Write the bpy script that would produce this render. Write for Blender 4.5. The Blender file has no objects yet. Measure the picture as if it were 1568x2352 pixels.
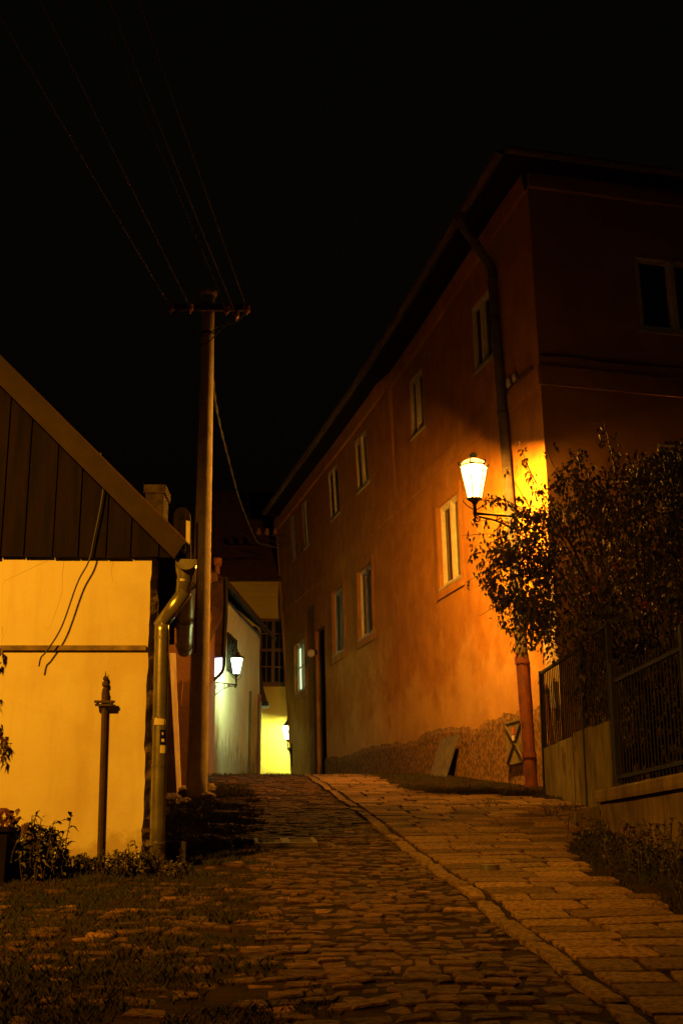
import bpy, math, random
from mathutils import Vector, noise
random.seed(11)
R = random.random
def U(a, b): return a + (b - a) * random.random()
sc = bpy.context.scene
COL = sc.collection

# ------------------------------------------------------------------ camera
F = 2986.0; TH = math.radians(15.2); cT, sT = math.cos(TH), math.sin(TH)
cam = bpy.data.cameras.new('camera'); cam.sensor_fit = 'VERTICAL'; cam.sensor_height = 36
cam.lens = F * 36 / 2352; cam.clip_end = 500; cam.clip_start = 0.05
co = bpy.data.objects.new('camera', cam); COL.objects.link(co)
co.rotation_euler = (math.pi / 2 + TH, 0, 0); sc.camera = co

def ray(px, py):
    u = (px - 784) / F; v = (1176 - py) / F
    return (u, cT - v * sT, sT + v * cT)
def at(px, py, Y):
    r = ray(px, py); k = Y / r[1]
    return Vector((r[0] * k, Y, r[2] * k))
def vplane(px, py, P, Q):
    """point of the vertical plane through ground points P, Q seen in direction px, py"""
    dx, dy = Q[0] - P[0], Q[1] - P[1]; n = (dy, -dx)
    r = ray(px, py); k = (P[0] * n[0] + P[1] * n[1]) / (r[0] * n[0] + r[1] * n[1])
    return Vector([k * a for a in r])

KN = [(-80, -6), (-20, -3.7), (0, -1.3), (20, 1.08), (24, 1.53), (27, 1.80), (30, 1.9), (34, 1.85), (40, 1.6), (60, 1.0), (200, 0)]
def gz0(y):
    for (a, za), (b, zb) in zip(KN, KN[1:]):
        if a <= y <= b: return za + (zb - za) * (y - a) / (b - a)
    return -6
def gz(y): return sum(gz0(y + k * .5) for k in (-2, -1, 0, 1, 2)) / 5
def ground(px, py):
    r = ray(px, py); Y = 2.0
    while Y < 60:
        if gz(Y) >= r[2] / r[1] * Y: break
        Y += .02
    return Vector((r[0] / r[1] * Y, Y, gz(Y)))

# ------------------------------------------------------------------ materials
def new_mat(name):
    m = bpy.data.materials.new(name); m.use_nodes = True
    return m, m.node_tree.nodes, m.node_tree.links, m.node_tree.nodes['Principled BSDF']
def pmat(name, c1, c2=None, scale=3, rough=.85, bump=.15, bscale=60, metal=0, stretch=None, lo=.35, hi=.65, drough=.8, tint=False, detail=6, spec=.35, bdist=.02):
    m, nd, ln, bs = new_mat(name)
    tc = nd.new('ShaderNodeTexCoord'); mp = nd.new('ShaderNodeMapping'); ln.new(tc.outputs['Object'], mp.inputs['Vector'])
    if stretch: mp.inputs['Scale'].default_value = stretch
    c2 = c2 or tuple(a * .7 for a in c1)
    nz = nd.new('ShaderNodeTexNoise'); nz.inputs['Scale'].default_value = scale; nz.inputs['Detail'].default_value = detail; nz.inputs['Roughness'].default_value = .6
    ln.new(mp.outputs[0], nz.inputs['Vector'])
    cr = nd.new('ShaderNodeValToRGB'); cr.color_ramp.elements[0].position = lo; cr.color_ramp.elements[1].position = hi
    cr.color_ramp.elements[0].color = (*c1, 1); cr.color_ramp.elements[1].color = (*c2, 1)
    ln.new(nz.outputs['Fac'], cr.inputs[0]); out = cr.outputs[0]
    if tint:
        at_ = nd.new('ShaderNodeAttribute'); at_.attribute_name = 'tint'
        mx = nd.new('ShaderNodeMixRGB'); mx.blend_type = 'MULTIPLY'; mx.inputs[0].default_value = 1
        ln.new(out, mx.inputs[1]); ln.new(at_.outputs['Color'], mx.inputs[2]); out = mx.outputs[0]
    ln.new(out, bs.inputs['Base Color'])
    bs.inputs['Roughness'].default_value = rough; bs.inputs['Metallic'].default_value = metal
    bs.inputs['Specular IOR Level'].default_value = spec
    try: bs.inputs['Diffuse Roughness'].default_value = drough
    except Exception: pass
    if bump:
        n2 = nd.new('ShaderNodeTexNoise'); n2.inputs['Scale'].default_value = bscale; n2.inputs['Detail'].default_value = 5
        ln.new(mp.outputs[0], n2.inputs['Vector'])
        bp = nd.new('ShaderNodeBump'); bp.inputs['Strength'].default_value = bump; bp.inputs['Distance'].default_value = bdist
        ln.new(n2.outputs['Fac'], bp.inputs['Height']); ln.new(bp.outputs[0], bs.inputs['Normal'])
    return m
def layer(m, col, scale, lo, hi, stretch=(1, 1, 1), zr=None, amount=1.0, loc=(0, 0, 0)):
    """mix another noise-shaped colour (stain, patch) over a pmat; zr limits it to a height range in object space"""
    nd, ln = m.node_tree.nodes, m.node_tree.links; bs = nd['Principled BSDF']
    src = bs.inputs['Base Color'].links[0].from_socket
    tc = nd.new('ShaderNodeTexCoord'); mp = nd.new('ShaderNodeMapping'); ln.new(tc.outputs['Object'], mp.inputs['Vector'])
    mp.inputs['Scale'].default_value = stretch; mp.inputs['Location'].default_value = loc
    nz = nd.new('ShaderNodeTexNoise'); nz.inputs['Scale'].default_value = scale; nz.inputs['Detail'].default_value = 8; nz.inputs['Roughness'].default_value = .65
    ln.new(mp.outputs[0], nz.inputs['Vector'])
    mr = nd.new('ShaderNodeMapRange'); mr.inputs[1].default_value = lo; mr.inputs[2].default_value = hi; mr.inputs[4].default_value = amount
    fac = nz.outputs['Fac']
    if zr:
        sp = nd.new('ShaderNodeSeparateXYZ'); ln.new(tc.outputs['Object'], sp.inputs[0])
        z1 = nd.new('ShaderNodeMapRange'); z1.inputs[1].default_value = zr[0]; z1.inputs[2].default_value = zr[1]
        z1.inputs[3].default_value = .28; z1.inputs[4].default_value = -.3
        ln.new(sp.outputs[2], z1.inputs[0])
        ad = nd.new('ShaderNodeMath'); ad.operation = 'ADD'; ln.new(fac, ad.inputs[0]); ln.new(z1.outputs[0], ad.inputs[1]); fac = ad.outputs[0]
    ln.new(fac, mr.inputs[0])
    mx = nd.new('ShaderNodeMixRGB'); ln.new(mr.outputs[0], mx.inputs[0]); ln.new(src, mx.inputs[1]); mx.inputs[2].default_value = (*col, 1)
    ln.new(mx.outputs[0], bs.inputs['Base Color'])
    return m
def emat(name, col, s):
    m, nd, ln, bs = new_mat(name)
    bs.inputs['Base Color'].default_value = (.8, .8, .8, 1)
    bs.inputs['Emission Color'].default_value = (*col, 1); bs.inputs['Emission Strength'].default_value = s
    return m

SOD = (1.0, .38, .028); MERC = (.72, 1.0, .42)
M = {}
M['facade'] = pmat('salmon_plaster', (.48, .23, .045), (.36, .16, .03), scale=2.2, rough=.95, bump=.6, bscale=48, drough=1, spec=.1)
layer(M['facade'], (.33, .14, .04), 1.0, .48, .72, (2.6, 2.6, .16), amount=.75)
layer(M['facade'], (.56, .31, .08), 1.3, .57, .66, (1, 1, .8), amount=.55, loc=(4, 2, 7))                 # rain streaks
layer(M['facade'], (.68, .45, .20), .75, .50, .70, (1, 1, 1.2), zr=(1.6, 4.2), amount=.45)       # worn pale patches
layer(M['facade'], (.26, .13, .07), 1.6, .55, .80, (1, 1, 1), zr=(1.2, 3.2), amount=.35)         # damp
M['gable'] = pmat('ochre_plaster', (.42, .23, .09), (.30, .15, .06), scale=.8, rough=.95, bump=.3, bscale=70, drough=1, spec=.1)
M['quoin'] = pmat('bare_plaster', (.62, .52, .38), (.42, .30, .18), scale=2.5, rough=.95, bump=.6, bscale=18, drough=1)
M['plinth'] = pmat('pebbledash', (.25, .135, .055), (.10, .055, .024), scale=12, rough=.95, bump=1.0, bscale=13, lo=.42, hi=.58, drough=1)
M['white'] = pmat('cream_plaster', (.74, .70, .55), (.68, .62, .47), scale=1.2, rough=.95, bump=.12, bscale=45, drough=.6, spec=.1)
layer(M['white'], (.42, .34, .22), 2.2, .62, .72, (1, 1, 1), zr=(-.1, 1.0), amount=.7)
layer(M['white'], (.55, .46, .32), 1.4, .50, .72, (2.2, 2.2, .3), amount=.65)
layer(M['white'], (.58, .47, .30), .9, .52, .66, (1, 1, 1), amount=.5, loc=(3, 1, 2))
M['roughstone'] = pmat('rough_masonry', (.34, .26, .17), (.16, .12, .08), scale=9, rough=1, bump=1, bscale=14)
M['wood'] = pmat('old_boards', (.015, .007, .004), (.005, .003, .002), scale=3, spec=.12, rough=.8, bump=.4, bscale=20, stretch=(5, 5, .5))
layer(M['wood'], (.012, .008, .006), 2.0, .60, .68, (2, 2, 1.2), amount=.8)
M['barge'] = pmat('painted_board', (.042, .024, .012), (.026, .015, .008), scale=4, spec=.15, rough=.7, bump=.15, bscale=30)
M['rooftile'] = pmat('roof_tiles', (.10, .045, .03), (.05, .025, .018), scale=6, rough=.9, bump=.7, bscale=9)
M['zinc'] = pmat('zinc_sheet', (.46, .43, .36), (.30, .27, .22), scale=7, rough=.30, bump=.05, bscale=40, metal=.75)
M['oldzinc'] = pmat('weathered_zinc', (.15, .12, .08), (.09, .07, .048), scale=6, rough=.75, bump=.1, metal=.1, spec=.15)
M['redpipe'] = pmat('red_oxide_paint', (.17, .045, .018), (.09, .026, .012), scale=7, rough=.55, bump=.1)
M['iron'] = pmat('dark_iron', (.045, .042, .036), (.03, .024, .018), scale=12, rough=.75, bump=.1, metal=.0, spec=.15)
M['rust'] = pmat('rusty_steel', (.09, .05, .03), (.05, .03, .02), scale=10, rough=.75, bump=.2)
M['concrete'] = pmat('concrete', (.60, .50, .36), (.44, .36, .25), scale=6, rough=.9, bump=.45, bscale=55)
layer(M['concrete'], (.12, .09, .06), 14, .64, .70, (1, 1, 1), amount=.7)
M['wallconc'] = pmat('damp_concrete', (.19, .135, .08), (.09, .06, .035), scale=3, rough=.95, bump=.4, bscale=30, stretch=(1, 1, .6))
layer(M['wallconc'], (.035, .028, .018), 2.6, .52, .68, (3, 3, .35), amount=.85)
M['porcelain'] = pmat('porcelain', (.75, .70, .62), (.65, .58, .5), rough=.15, bump=0, spec=.6)
M['brownporc'] = pmat('brown_porcelain', (.40, .20, .11), (.30, .14, .08), rough=.2, bump=0, spec=.6)
M['paint'] = pmat('window_paint', (.70, .64, .50), (.58, .50, .36), scale=8, rough=.5, bump=.08, bscale=50)
M['greypaint'] = pmat('grey_window_paint', (.48, .44, .36), (.38, .33, .26), scale=8, rough=.6, bump=.08)
M['brownpaint'] = pmat('brown_window_paint', (.20, .085, .04), (.13, .055, .028), scale=8, rough=.5, bump=.1)
M['curtain'] = pmat('net_curtain', (.55, .52, .42), (.40, .37, .30), scale=2, rough=.9, bump=.3, bscale=9, stretch=(6, 6, .2))
m, nd, ln, bs = new_mat('window_glass'); bs.inputs['Base Color'].default_value = (.012, .014, .012, 1); bs.inputs['Roughness'].default_value = .06; bs.inputs['Specular IOR Level'].default_value = .6
nz = nd.new('ShaderNodeTexNoise'); nz.inputs['Scale'].default_value = 2.5
bp = nd.new('ShaderNodeBump'); bp.inputs['Strength'].default_value = .05; bp.inputs['Distance'].default_value = .02; ln.new(nz.outputs['Fac'], bp.inputs['Height']); ln.new(bp.outputs[0], bs.inputs['Normal'])
M['glass'] = m
M['gatesheet'] = pmat('grey_green_sheet', (.25, .22, .13), (.13, .105, .06), scale=3, rough=.95, spec=.03, bump=.1, stretch=(2, 2, .5))
layer(M['gatesheet'], (.06, .045, .03), 2.4, .58, .66, (1, 1, .7), amount=.8)
M['earth'] = pmat('earth', (.034, .020, .010), (.014, .010, .005), scale=4, rough=1, spec=.03, bump=.8, bscale=22)
M['cobble'] = pmat('cobblestone', (.112, .060, .030), (.038, .021, .012), scale=14, rough=.88, bump=1.0, bscale=34, lo=.38, hi=.64, detail=9, tint=True, spec=.12)
M['slab'] = pmat('granite_slab', (.24, .145, .078), (.085, .052, .03), scale=30, lo=.40, hi=.62, rough=.95, spec=.08, bump=.4, bdist=.008, bscale=90, detail=9, tint=True)
M['kerb'] = pmat('granite_kerb', (.22, .14, .08), (.08, .052, .033), scale=24, lo=.40, hi=.62, rough=.95, spec=.08, bump=.6, bdist=.01, bscale=60, tint=True)
M['stone'] = pmat('rubble', (.27, .20, .14), (.15, .11, .075), scale=7, rough=.95, bump=.7, bscale=18)
M['grass'] = pmat('grass_blades', (.035, .045, .012), (.065, .055, .018), scale=1.4, rough=.9, spec=.08, bump=0)
M['leaf'] = pmat('shrub_leaves', (.085, .10, .028), (.13, .105, .035), scale=2.2, rough=.7, bump=0, tint=True, spec=.14)
M['redleaf'] = pmat('red_leaves', (.10, .028, .022), (.06, .03, .02), scale=3, rough=.5, bump=0)
M['flower'] = pmat('orange_petals', (.42, .13, .03), (.34, .08, .03), scale=9, rough=.7, bump=0)
M['twig'] = pmat('bark', (.075, .05, .032), (.045, .03, .02), scale=9, rough=.9, bump=.3)
M['greenwall'] = pmat('pale_lime_plaster', (.62, .60, .47), (.50, .49, .38), scale=1.5, rough=.95, bump=.25, bscale=30, drough=1)
layer(M['greenwall'], (.20, .22, .20), 3.0, .52, .60, (2.5, 2.5, .6), zr=(.2, 2.2), amount=.75)
layer(M['greenwall'], (.42, .42, .34), 2.0, .5, .7, (4, 4, .2), amount=.6)
M['yellow'] = pmat('yellow_plaster', (.66, .50, .10), (.60, .44, .085), scale=1.5, rough=.95, bump=.1, drough=1)
M['brownwall'] = pmat('brown_plaster', (.34, .17, .075), (.24, .11, .05), scale=2, rough=.95, bump=.4, bscale=25)
M['terracotta'] = pmat('terracotta', (.42, .17, .07), (.32, .12, .05), scale=5, rough=.8, bump=.2)
M['cable'] = pmat('black_cable', (.03, .026, .022), (.02, .018, .015), rough=.5, bump=0)
M['wire'] = pmat('bare_wire', (.11, .072, .045), (.09, .06, .035), rough=.9, bump=0, metal=0, spec=.03)
M['alu'] = pmat('twisted_alu', (.36, .34, .30), (.22, .21, .19), rough=.3, bump=0, metal=.6)
M['sticker'] = pmat('paper_sticker', (.70, .64, .52), (.60, .52, .40), scale=9, rough=.8, bump=.1)
M['black'] = pmat('black_print', (.01, .01, .01), (.014, .014, .014), rough=.95, spec=.02, bump=0)
M['redsign'] = pmat('red_print', (.6, .08, .05), (.5, .07, .05), rough=.6, bump=0)
M['crackm'] = pmat('crack_shadow', (.42, .33, .20), (.34, .26, .15), bump=0)
M['soil'] = pmat('garden_soil', (.05, .036, .024), (.03, .022, .014), scale=6, rough=1, bump=.8, bscale=15)
def lampglass(name, col, s):
    m, nd, ln, bs = new_mat(name); nd.remove(bs)
    e = nd.new('ShaderNodeEmission'); e.inputs[0].default_value = (*col, 1); e.inputs[1].default_value = s
    t = nd.new('ShaderNodeBsdfTransparent'); a = nd.new('ShaderNodeAddShader')
    ln.new(e.outputs[0], a.inputs[0]); ln.new(t.outputs[0], a.inputs[1]); ln.new(a.outputs[0], nd['Material Output'].inputs[0]); return m
M['sodium'] = lampglass('sodium_lit_glass', (1.0, .52, .14), 7); M['sodium_bulb'] = emat('sodium_bulb', SOD, 14500)
M['mercury_bulb'] = emat('mercury_bulb', MERC, 3300); M['mercury_far_bulb'] = emat('mercury_far_bulb', (.80, 1.0, .36), 4200)
M['sodiumtop'] = emat('sodium_lit_cap', (1.0, .48, .08), 6)
M['mercury'] = lampglass('mercury_lit_glass', (.85, 1.0, .8), 5)
M['mercury_far'] = lampglass('mercury_lit_glass_far', (.85, 1.0, .7), 5)
M['litpane'] = emat('lit_pane', (.86, .82, 1.0), 5)

m, nd, ln, bs = new_mat('painted_pane_reflection'); bs.inputs['Base Color'].default_value = (.3, .3, .25, 1)      # emissive vertical stripes stand in for a lamp's reflection in the pane
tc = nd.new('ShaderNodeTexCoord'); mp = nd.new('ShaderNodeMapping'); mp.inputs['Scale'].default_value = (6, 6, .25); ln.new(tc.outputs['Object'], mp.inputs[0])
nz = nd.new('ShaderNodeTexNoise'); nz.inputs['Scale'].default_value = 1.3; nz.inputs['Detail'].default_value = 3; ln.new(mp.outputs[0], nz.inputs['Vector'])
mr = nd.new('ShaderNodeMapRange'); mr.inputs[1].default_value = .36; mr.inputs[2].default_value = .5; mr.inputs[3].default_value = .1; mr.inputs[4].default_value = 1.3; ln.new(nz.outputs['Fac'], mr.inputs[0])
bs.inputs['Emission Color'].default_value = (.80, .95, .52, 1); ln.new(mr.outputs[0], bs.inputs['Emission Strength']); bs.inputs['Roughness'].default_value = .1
M['paneglow'] = m

# ------------------------------------------------------------------ mesh helpers
class MB:
    def __init__(s): s.v = []; s.f = []; s.t = []
    def add(s, vs, fs, tint=None):
        o = len(s.v); s.v += [tuple(a) for a in vs]; s.f += [tuple(i + o for i in f) for f in fs]; s.t += [tint] * len(fs); return s
    def quad(s, a, b, c, d, tint=None): return s.add([a, b, c, d], [(0, 1, 2, 3)], tint)
    def prism(s, poly, depth):
        """poly: list of Vectors (planar); extruded by the vector depth"""
        n = len(poly); d = Vector(depth); vs = list(poly) + [Vector(p) + d for p in poly]
        fs = [tuple(range(n))[::-1], tuple(range(n, 2 * n))] + [(i, (i + 1) % n, n + (i + 1) % n, n + i) for i in range(n)]
        return s.add(vs, fs)
    def box(s, lo, hi): return s.obox(Vector(lo), (hi[0] - lo[0], 0, 0), (0, hi[1] - lo[1], 0), (0, 0, hi[2] - lo[2]))
    def obox(s, o, a, b, c):
        o, a, b, c = map(Vector, (o, a, b, c))
        return s.add([o, o + a, o + a + b, o + b, o + c, o + a + c, o + a + b + c, o + b + c],
                     [(3, 2, 1, 0), (4, 5, 6, 7), (0, 1, 5, 4), (1, 2, 6, 5), (2, 3, 7, 6), (3, 0, 4, 7)])
    def tube(s, pts, r, n=8, cap=True):
        pts = [Vector(p) for p in pts]; rs = r if isinstance(r, (list, tuple)) else [r] * len(pts)
        vs, fs = [], []; up = None
        for i, p in enumerate(pts):
            d = (pts[min(i + 1, len(pts) - 1)] - pts[max(i - 1, 0)]).normalized()
            if up is None: up = d.orthogonal().normalized()
            up = (up - d * up.dot(d)); up = up.normalized() if up.length > 1e-6 else d.orthogonal().normalized()
            w = d.cross(up)
            for k in range(n):
                a = 2 * math.pi * k / n; vs.append(p + (up * math.cos(a) + w * math.sin(a)) * rs[i])
        for i in range(len(pts) - 1):
            for k in range(n):
                fs.append((i * n + k, i * n + (k + 1) % n, (i + 1) * n + (k + 1) % n, (i + 1) * n + k))
        if cap: fs += [tuple(range(n))[::-1], tuple(range((len(pts) - 1) * n, len(pts) * n))]
        return s.add(vs, fs)
    def lathe(s, c, prof, n=12, rot=0):
        vs, fs = [], []; c = Vector(c)
        for r, z in prof:
            for k in range(n):
                a = rot + 2 * math.pi * k / n; vs.append(c + Vector((r * math.cos(a), r * math.sin(a), z)))
        for i in range(len(prof) - 1):
            for k in range(n): fs.append((i * n + k, i * n + (k + 1) % n, (i + 1) * n + (k + 1) % n, (i + 1) * n + k))
        fs += [tuple(range(n))[::-1], tuple(range((len(prof) - 1) * n, len(prof) * n))]
        return s.add(vs, fs)
    def build(s, name, mat, parent=None, smooth=False):
        off = Vector((0, 0, 0)); p = parent
        while p is not None: off += p.location; p = p.parent
        me = bpy.data.meshes.new(name)
        me.from_pydata([(a[0] - off.x, a[1] - off.y, a[2] - off.z) for a in s.v], [], s.f); me.update()
        if any(t is not None for t in s.t):
            ca = me.color_attributes.new('tint', 'FLOAT_COLOR', 'CORNER')
            buf = []
            for p_, t in zip(me.polygons, s.t):
                t = t if t is not None else (1, 1, 1)
                for _ in range(p_.loop_total): buf += [t[0], t[1], t[2], 1]
            ca.data.foreach_set('color', buf)
        if smooth: me.polygons.foreach_set('use_smooth', [True] * len(me.polygons))
        me.materials.append(M[mat])
        o = bpy.data.objects.new(name, me); COL.objects.link(o)
        if parent is not None: o.parent = parent
        return o
def tag(o, label=None, cat=None, group=None, kind=None):
    for k, v in (('label', label), ('category', cat), ('group', group), ('kind', kind)):
        if v: o[k] = v
    return o
def thing(name, label, cat, loc=(0, 0, 0), group=None):
    o = bpy.data.objects.new(name, None); COL.objects.link(o); o.location = loc; o.empty_display_size = .2
    bpy.context.view_layer.update()
    return tag(o, label, cat, group)
def copy_part(o, parent, loc):
    c = o.copy(); COL.objects.link(c); c.parent = parent; c.location = loc; return c
def bez(pts, n=24):
    """smooth Catmull-Rom path through points"""
    P = [Vector(p) for p in pts]; P = [P[0] * 2 - P[1]] + P + [P[-1] * 2 - P[-2]]; out = []
    for i in range(1, len(P) - 2):
        for k in range(n):
            t = k / n; a, b, c, d = P[i - 1], P[i], P[i + 1], P[i + 2]
            out.append(.5 * ((2 * b) + (c - a) * t + (2 * a - 5 * b + 4 * c - d) * t * t + (3 * b - a - 3 * c + d) * t ** 3))
    out.append(P[-2]); return out
def nrm(v): return Vector(v).normalized()

# ------------------------------------------------------------------ ground
def gn(x, y): return gz(y) + .025 * noise.noise(Vector((x * .8, y * .8, 0))) 
g = MB(); xs = [-80, -30, -12] + [-8 + .4 * i for i in range(41)] + [12, 30, 80]; ys = [-40, -20, -8, 0, 2] + [4 + .4 * i for i in range(91)] + [45, 60, 120, 190]
for y in ys:
    for x in xs: g.v.append((x, y, gn(x, y) - .010))
nx = len(xs)
for j in range(len(ys) - 1):
    for i in range(nx - 1): g.f.append((j * nx + i, j * nx + i + 1, (j + 1) * nx + i + 1, (j + 1) * nx + i)); g.t.append(None)
tag(g.build('ground', 'earth', smooth=True), kind='structure')

def poly(pl, y):
    for (xa, ya), (xb, yb) in zip(pl, pl[1:]):
        if ya <= y <= yb: return xa + (xb - xa) * (y - ya) / (yb - ya)
    return pl[0][0] if y < pl[0][1] else pl[-1][0]
KERB = [(1.42, 3.0), (1.19, 5.69), (1.09, 6.95), (.97, 8.29), (.84, 9.83), (.63, 11.77), (.32, 14.98), (-.13, 19.68), (-.46, 23), (-.75, 27), (-1.0, 31)]
WALKR = [(2.3, 3.0), (2.1, 8), (1.95, 10.3), (2.12, 12.4), (2.55, 13.6), (3.05, 14.1), (3.15, 17), (2.75, 18.2), (1.5, 19.0), (1.0, 19.9), (.62, 24.5), (.2, 28), (0, 31)]
VERGE = [(-.35, 3), (-.45, 5.7), (-.72, 8.5), (-1.0, 11), (-1.15, 13), (-1.55, 18), (-2.0, 22), (-2.2, 31)]

def stone(mb, corners, z, h, bev, dome, tint, tilt=.05):
    """one paving stone: jittered polygon top with a rounded shoulder"""
    c = sum((Vector(p) for p in corners), Vector((0, 0))) / len(corners)
    ring = []
    n = len(corners)
    for i in range(n):
        a, b = Vector(corners[i]), Vector(corners[(i + 1) % n])
        ring.append(c + (a - c) * U(.93, .98)); e_ = b - a; q_ = Vector((e_.y, -e_.x)).normalized() * min(.012, e_.length * .06)
        for t_ in ((.28, .52, .76) if e_.length > .2 else (.5,)): ring.append(a + e_ * (t_ + U(-.06, .06)) + q_ * U(-1, .8))
    k = len(ring); vs = []; zt = z + h
    inn = max(.3, 1 - bev / max(.03, sum((p - c).length for p in ring) / k))
    sl = (U(-1, 1) * tilt, U(-1, 1) * tilt)
    for p in ring: vs.append((p.x, p.y, gn(p.x, p.y) + z - .05))
    for p in ring: vs.append((p.x, p.y, gn(p.x, p.y) + zt - bev * .55))
    for p in ring:
        q = c + (p - c) * inn; d = q - c; vs.append((q.x, q.y, gn(q.x, q.y) + zt + d.x * sl[0] + d.y * sl[1]))
    vs.append((c.x, c.y, gn(c.x, c.y) + zt + dome))
    fs = []
    for i in range(k):
        j = (i + 1) % k
        fs += [(i, j, k + j, k + i), (k + i, k + j, 2 * k + j, 2 * k + i), (2 * k + i, 2 * k + j, 3 * k)]
    mb.add(vs, fs, tint)

# cobbled street: wavering courses of rough setts
JOINTS = []
cob = MB(); y = 3.6
while y < 29:
    d = U(.085, .15) * (1.0 if y < 14 else 1.2)
    xr = poly(KERB, y) - .06; x = poly(VERGE, y) - (1.6 if y < 13 else .4); ph = R() * 9
    while x < xr - .05:
        w = random.choice([U(.09, .16), U(.12, .24)]) * (1.0 if y < 16 else 1.25)
        x2 = min(x + w, xr)
        if x2 - x > .06:
            def J(px_, py_): return (px_ + U(-.03, .03), py_ + U(-.034, .034) + .05 * math.sin(px_ * 2.1 + ph * 0) + .03 * math.sin(px_ * 5 + y))
            gp_ = .005
            cs = [J(x + gp_, y + gp_), J(x2 - gp_, y + gp_), J(x2 - gp_, y + d - gp_), J(x + gp_, y + d - gp_)]
            b = random.choice([.55, .7, .8, .9, 1.0, 1.0, 1.15]) * U(.9, 1.1)
            if R() < .035: b *= 2.1
            wr = U(-.06, .06)
            if R() > (.04 if x > poly(VERGE, y) + .1 else .6) and not (abs((x + x2) / 2 + .53) < .34 and abs(y + d / 2 - 12.62) < .3):
                stone(cob, cs, 0, U(-.012, .006), U(.008, .016), U(.0, .003), (b * (1 + wr), b, b * (1 - wr)))
            if R() < .5: JOINTS.append((x, y + d * R()))
            if R() < .5: JOINTS.append((x + w * R(), y))
        x = x2
    y += d
tag(cob.build('cobbled_street', 'cobble', smooth=False), kind='structure')

# sidewalk slabs laid in rows square to the kerb
slab = MB(); y = 3.4; WJ = []
while y < 28.5:
    d = U(.24, .36); x = poly(KERB, y) + .10; xr = poly(WALKR, y)
    kdx = (poly(KERB, y + .5) - poly(KERB, y - .5)); first = True
    while x < xr - .08:
        w = U(.26, .62); x2 = x + w
        if x2 > xr - .15: x2 = xr + U(-.1, .12)
        gp_ = .013
        def S(px_, py_):
            x0 = poly(KERB, y) + .10
            return (px_ + kdx * (py_ - y) + U(-.008, .008), py_ - kdx * (px_ - x0) + U(-.009, .009))
        cs = [S(x + gp_, y + gp_), S(x2 - gp_, y + gp_), S(x2 - gp_, y + d - gp_), S(x + gp_, y + d - gp_)]
        b = random.choice([.55, .7, .85, .95, 1.0, 1.1, 1.35]) * U(.93, 1.07); wr = U(-.05, .05)
        stone(slab, cs, 0, U(.006, .013), .008, U(0, .002), (b * (1 + wr), b, b * (1 - wr)), .012)
        for _ in range(3):
            WJ.append((x + U(-.01, .01), y + d * R())); WJ.append((x + w * R(), y - kdx * (x - poly(KERB, y))))
        x = x2; first = False
    y += d
tag(slab.build('sidewalk', 'slab'), kind='structure')

# kerb stones
kb = MB(); y = 3.2
while y < 28:
    L = U(.55, 1.0); y2 = y + L - .02
    xa, xb = poly(KERB, y), poly(KERB, y2); j1, j2 = U(-.02, .02), U(-.02, .02)
    cs = [(xa - .05 + j1, y), (xa + .055 + j1, y), ((xa + xb) / 2 + .06, (y + y2) / 2), (xb + .055 + j2, y2), (xb - .05 + j2, y2), ((xa + xb) / 2 - .05, (y + y2) / 2)]
    b = U(.8, 1.1)
    if R() > .0: stone(kb, cs, 0, U(.010, .026), .014, 0, (b, b, b))
    y += L
tag(kb.build('kerb', 'kerb'), kind='structure')

# ------------------------------------------------------------------ foliage helpers
def leaf(mb, p, d, L, W, droop=.25, tint=None):
    d = nrm(d); s = d.cross(Vector((U(-.3, .3), U(-.3, .3), 1)))
    s = s.normalized() * W if s.length > 1e-4 else Vector((W, 0, 0)); n = s.cross(d).normalized()
    p = Vector(p); m = p + d * L * .45 + n * L * .06; e = p + d * L - Vector((0, 0, L * droop))
    mb.add([p, m + s * .5, e, m - s * .5, m - n * L * .07], [(0, 1, 4), (1, 2, 4), (2, 3, 4), (3, 0, 4)], tint)
def blade(mb, p, h, lean, w):
    a = U(0, 6.283); dx, dy = math.cos(a), math.sin(a)
    l = lean * h; b = U(0, 6.283)
    mb.add([(p[0] - dx * w, p[1] - dy * w, p[2]), (p[0] + dx * w, p[1] + dy * w, p[2]),
            (p[0] + math.cos(b) * l * .4 + dx * w * .6, p[1] + math.sin(b) * l * .4 + dy * w * .6, p[2] + h * .6),
            (p[0] + math.cos(b) * l, p[1] + math.sin(b) * l, p[2] + h)], [(0, 1, 2), (0, 2, 3)])

# grass: verge, tufts in the joints
gr = MB()
def tuft(x, y, n, h, spread):
    for _ in range(n):
        px_, py_ = x + random.gauss(0, spread), y + random.gauss(0, spread)
        blade(gr, (px_, py_, gn(px_, py_) - .03), h * U(.5, 1.2), U(.2, 1.0), U(.003, .0065))
for _ in range(60000):
    y = 4.6 + 17 * R() ** 1.8; e = poly(VERGE, y); x = e + .45 - (2.7 if y < 11 else 1.1) * R() ** .8
    nn = noise.noise(Vector((x * 1.7, y * 1.7, 3))) + .6 * noise.noise(Vector((x * 5, y * 5, 8)))
    thr = .35 * max(-1.2, min(1, (x - e) / .45)) - .13
    if nn > thr: tuft(x, y, 2, .065 if y > 10 else .05, .02)
for x, y in JOINTS:
    q = noise.noise(Vector((x * .9, y * .9, 20))) - .25 * ((x - poly(KERB, y)) ** 2 < .12) * -1
    if q > .05 and R() < .75: tuft(x, y, 4, .035, .018)
for x, y in WJ:
    if noise.noise(Vector((x * 1.3, y * 1.3, 40))) > (.12 if y < 12 else -.05) and x < poly(WALKR, y): tuft(x, y, 4, .03, .014)
for _ in range(2600):                                   # strip between the walk and the house
    y = U(18.3, 27); a = poly(WALKR, y); b = 3.0 - .253 * (y - 20) + .3
    if b > a:
        x = U(a - .1, b)
        if noise.noise(Vector((x * 2, y * 2, 61))) > -.05: tuft(x, y, 4, .06, .03)
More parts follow.
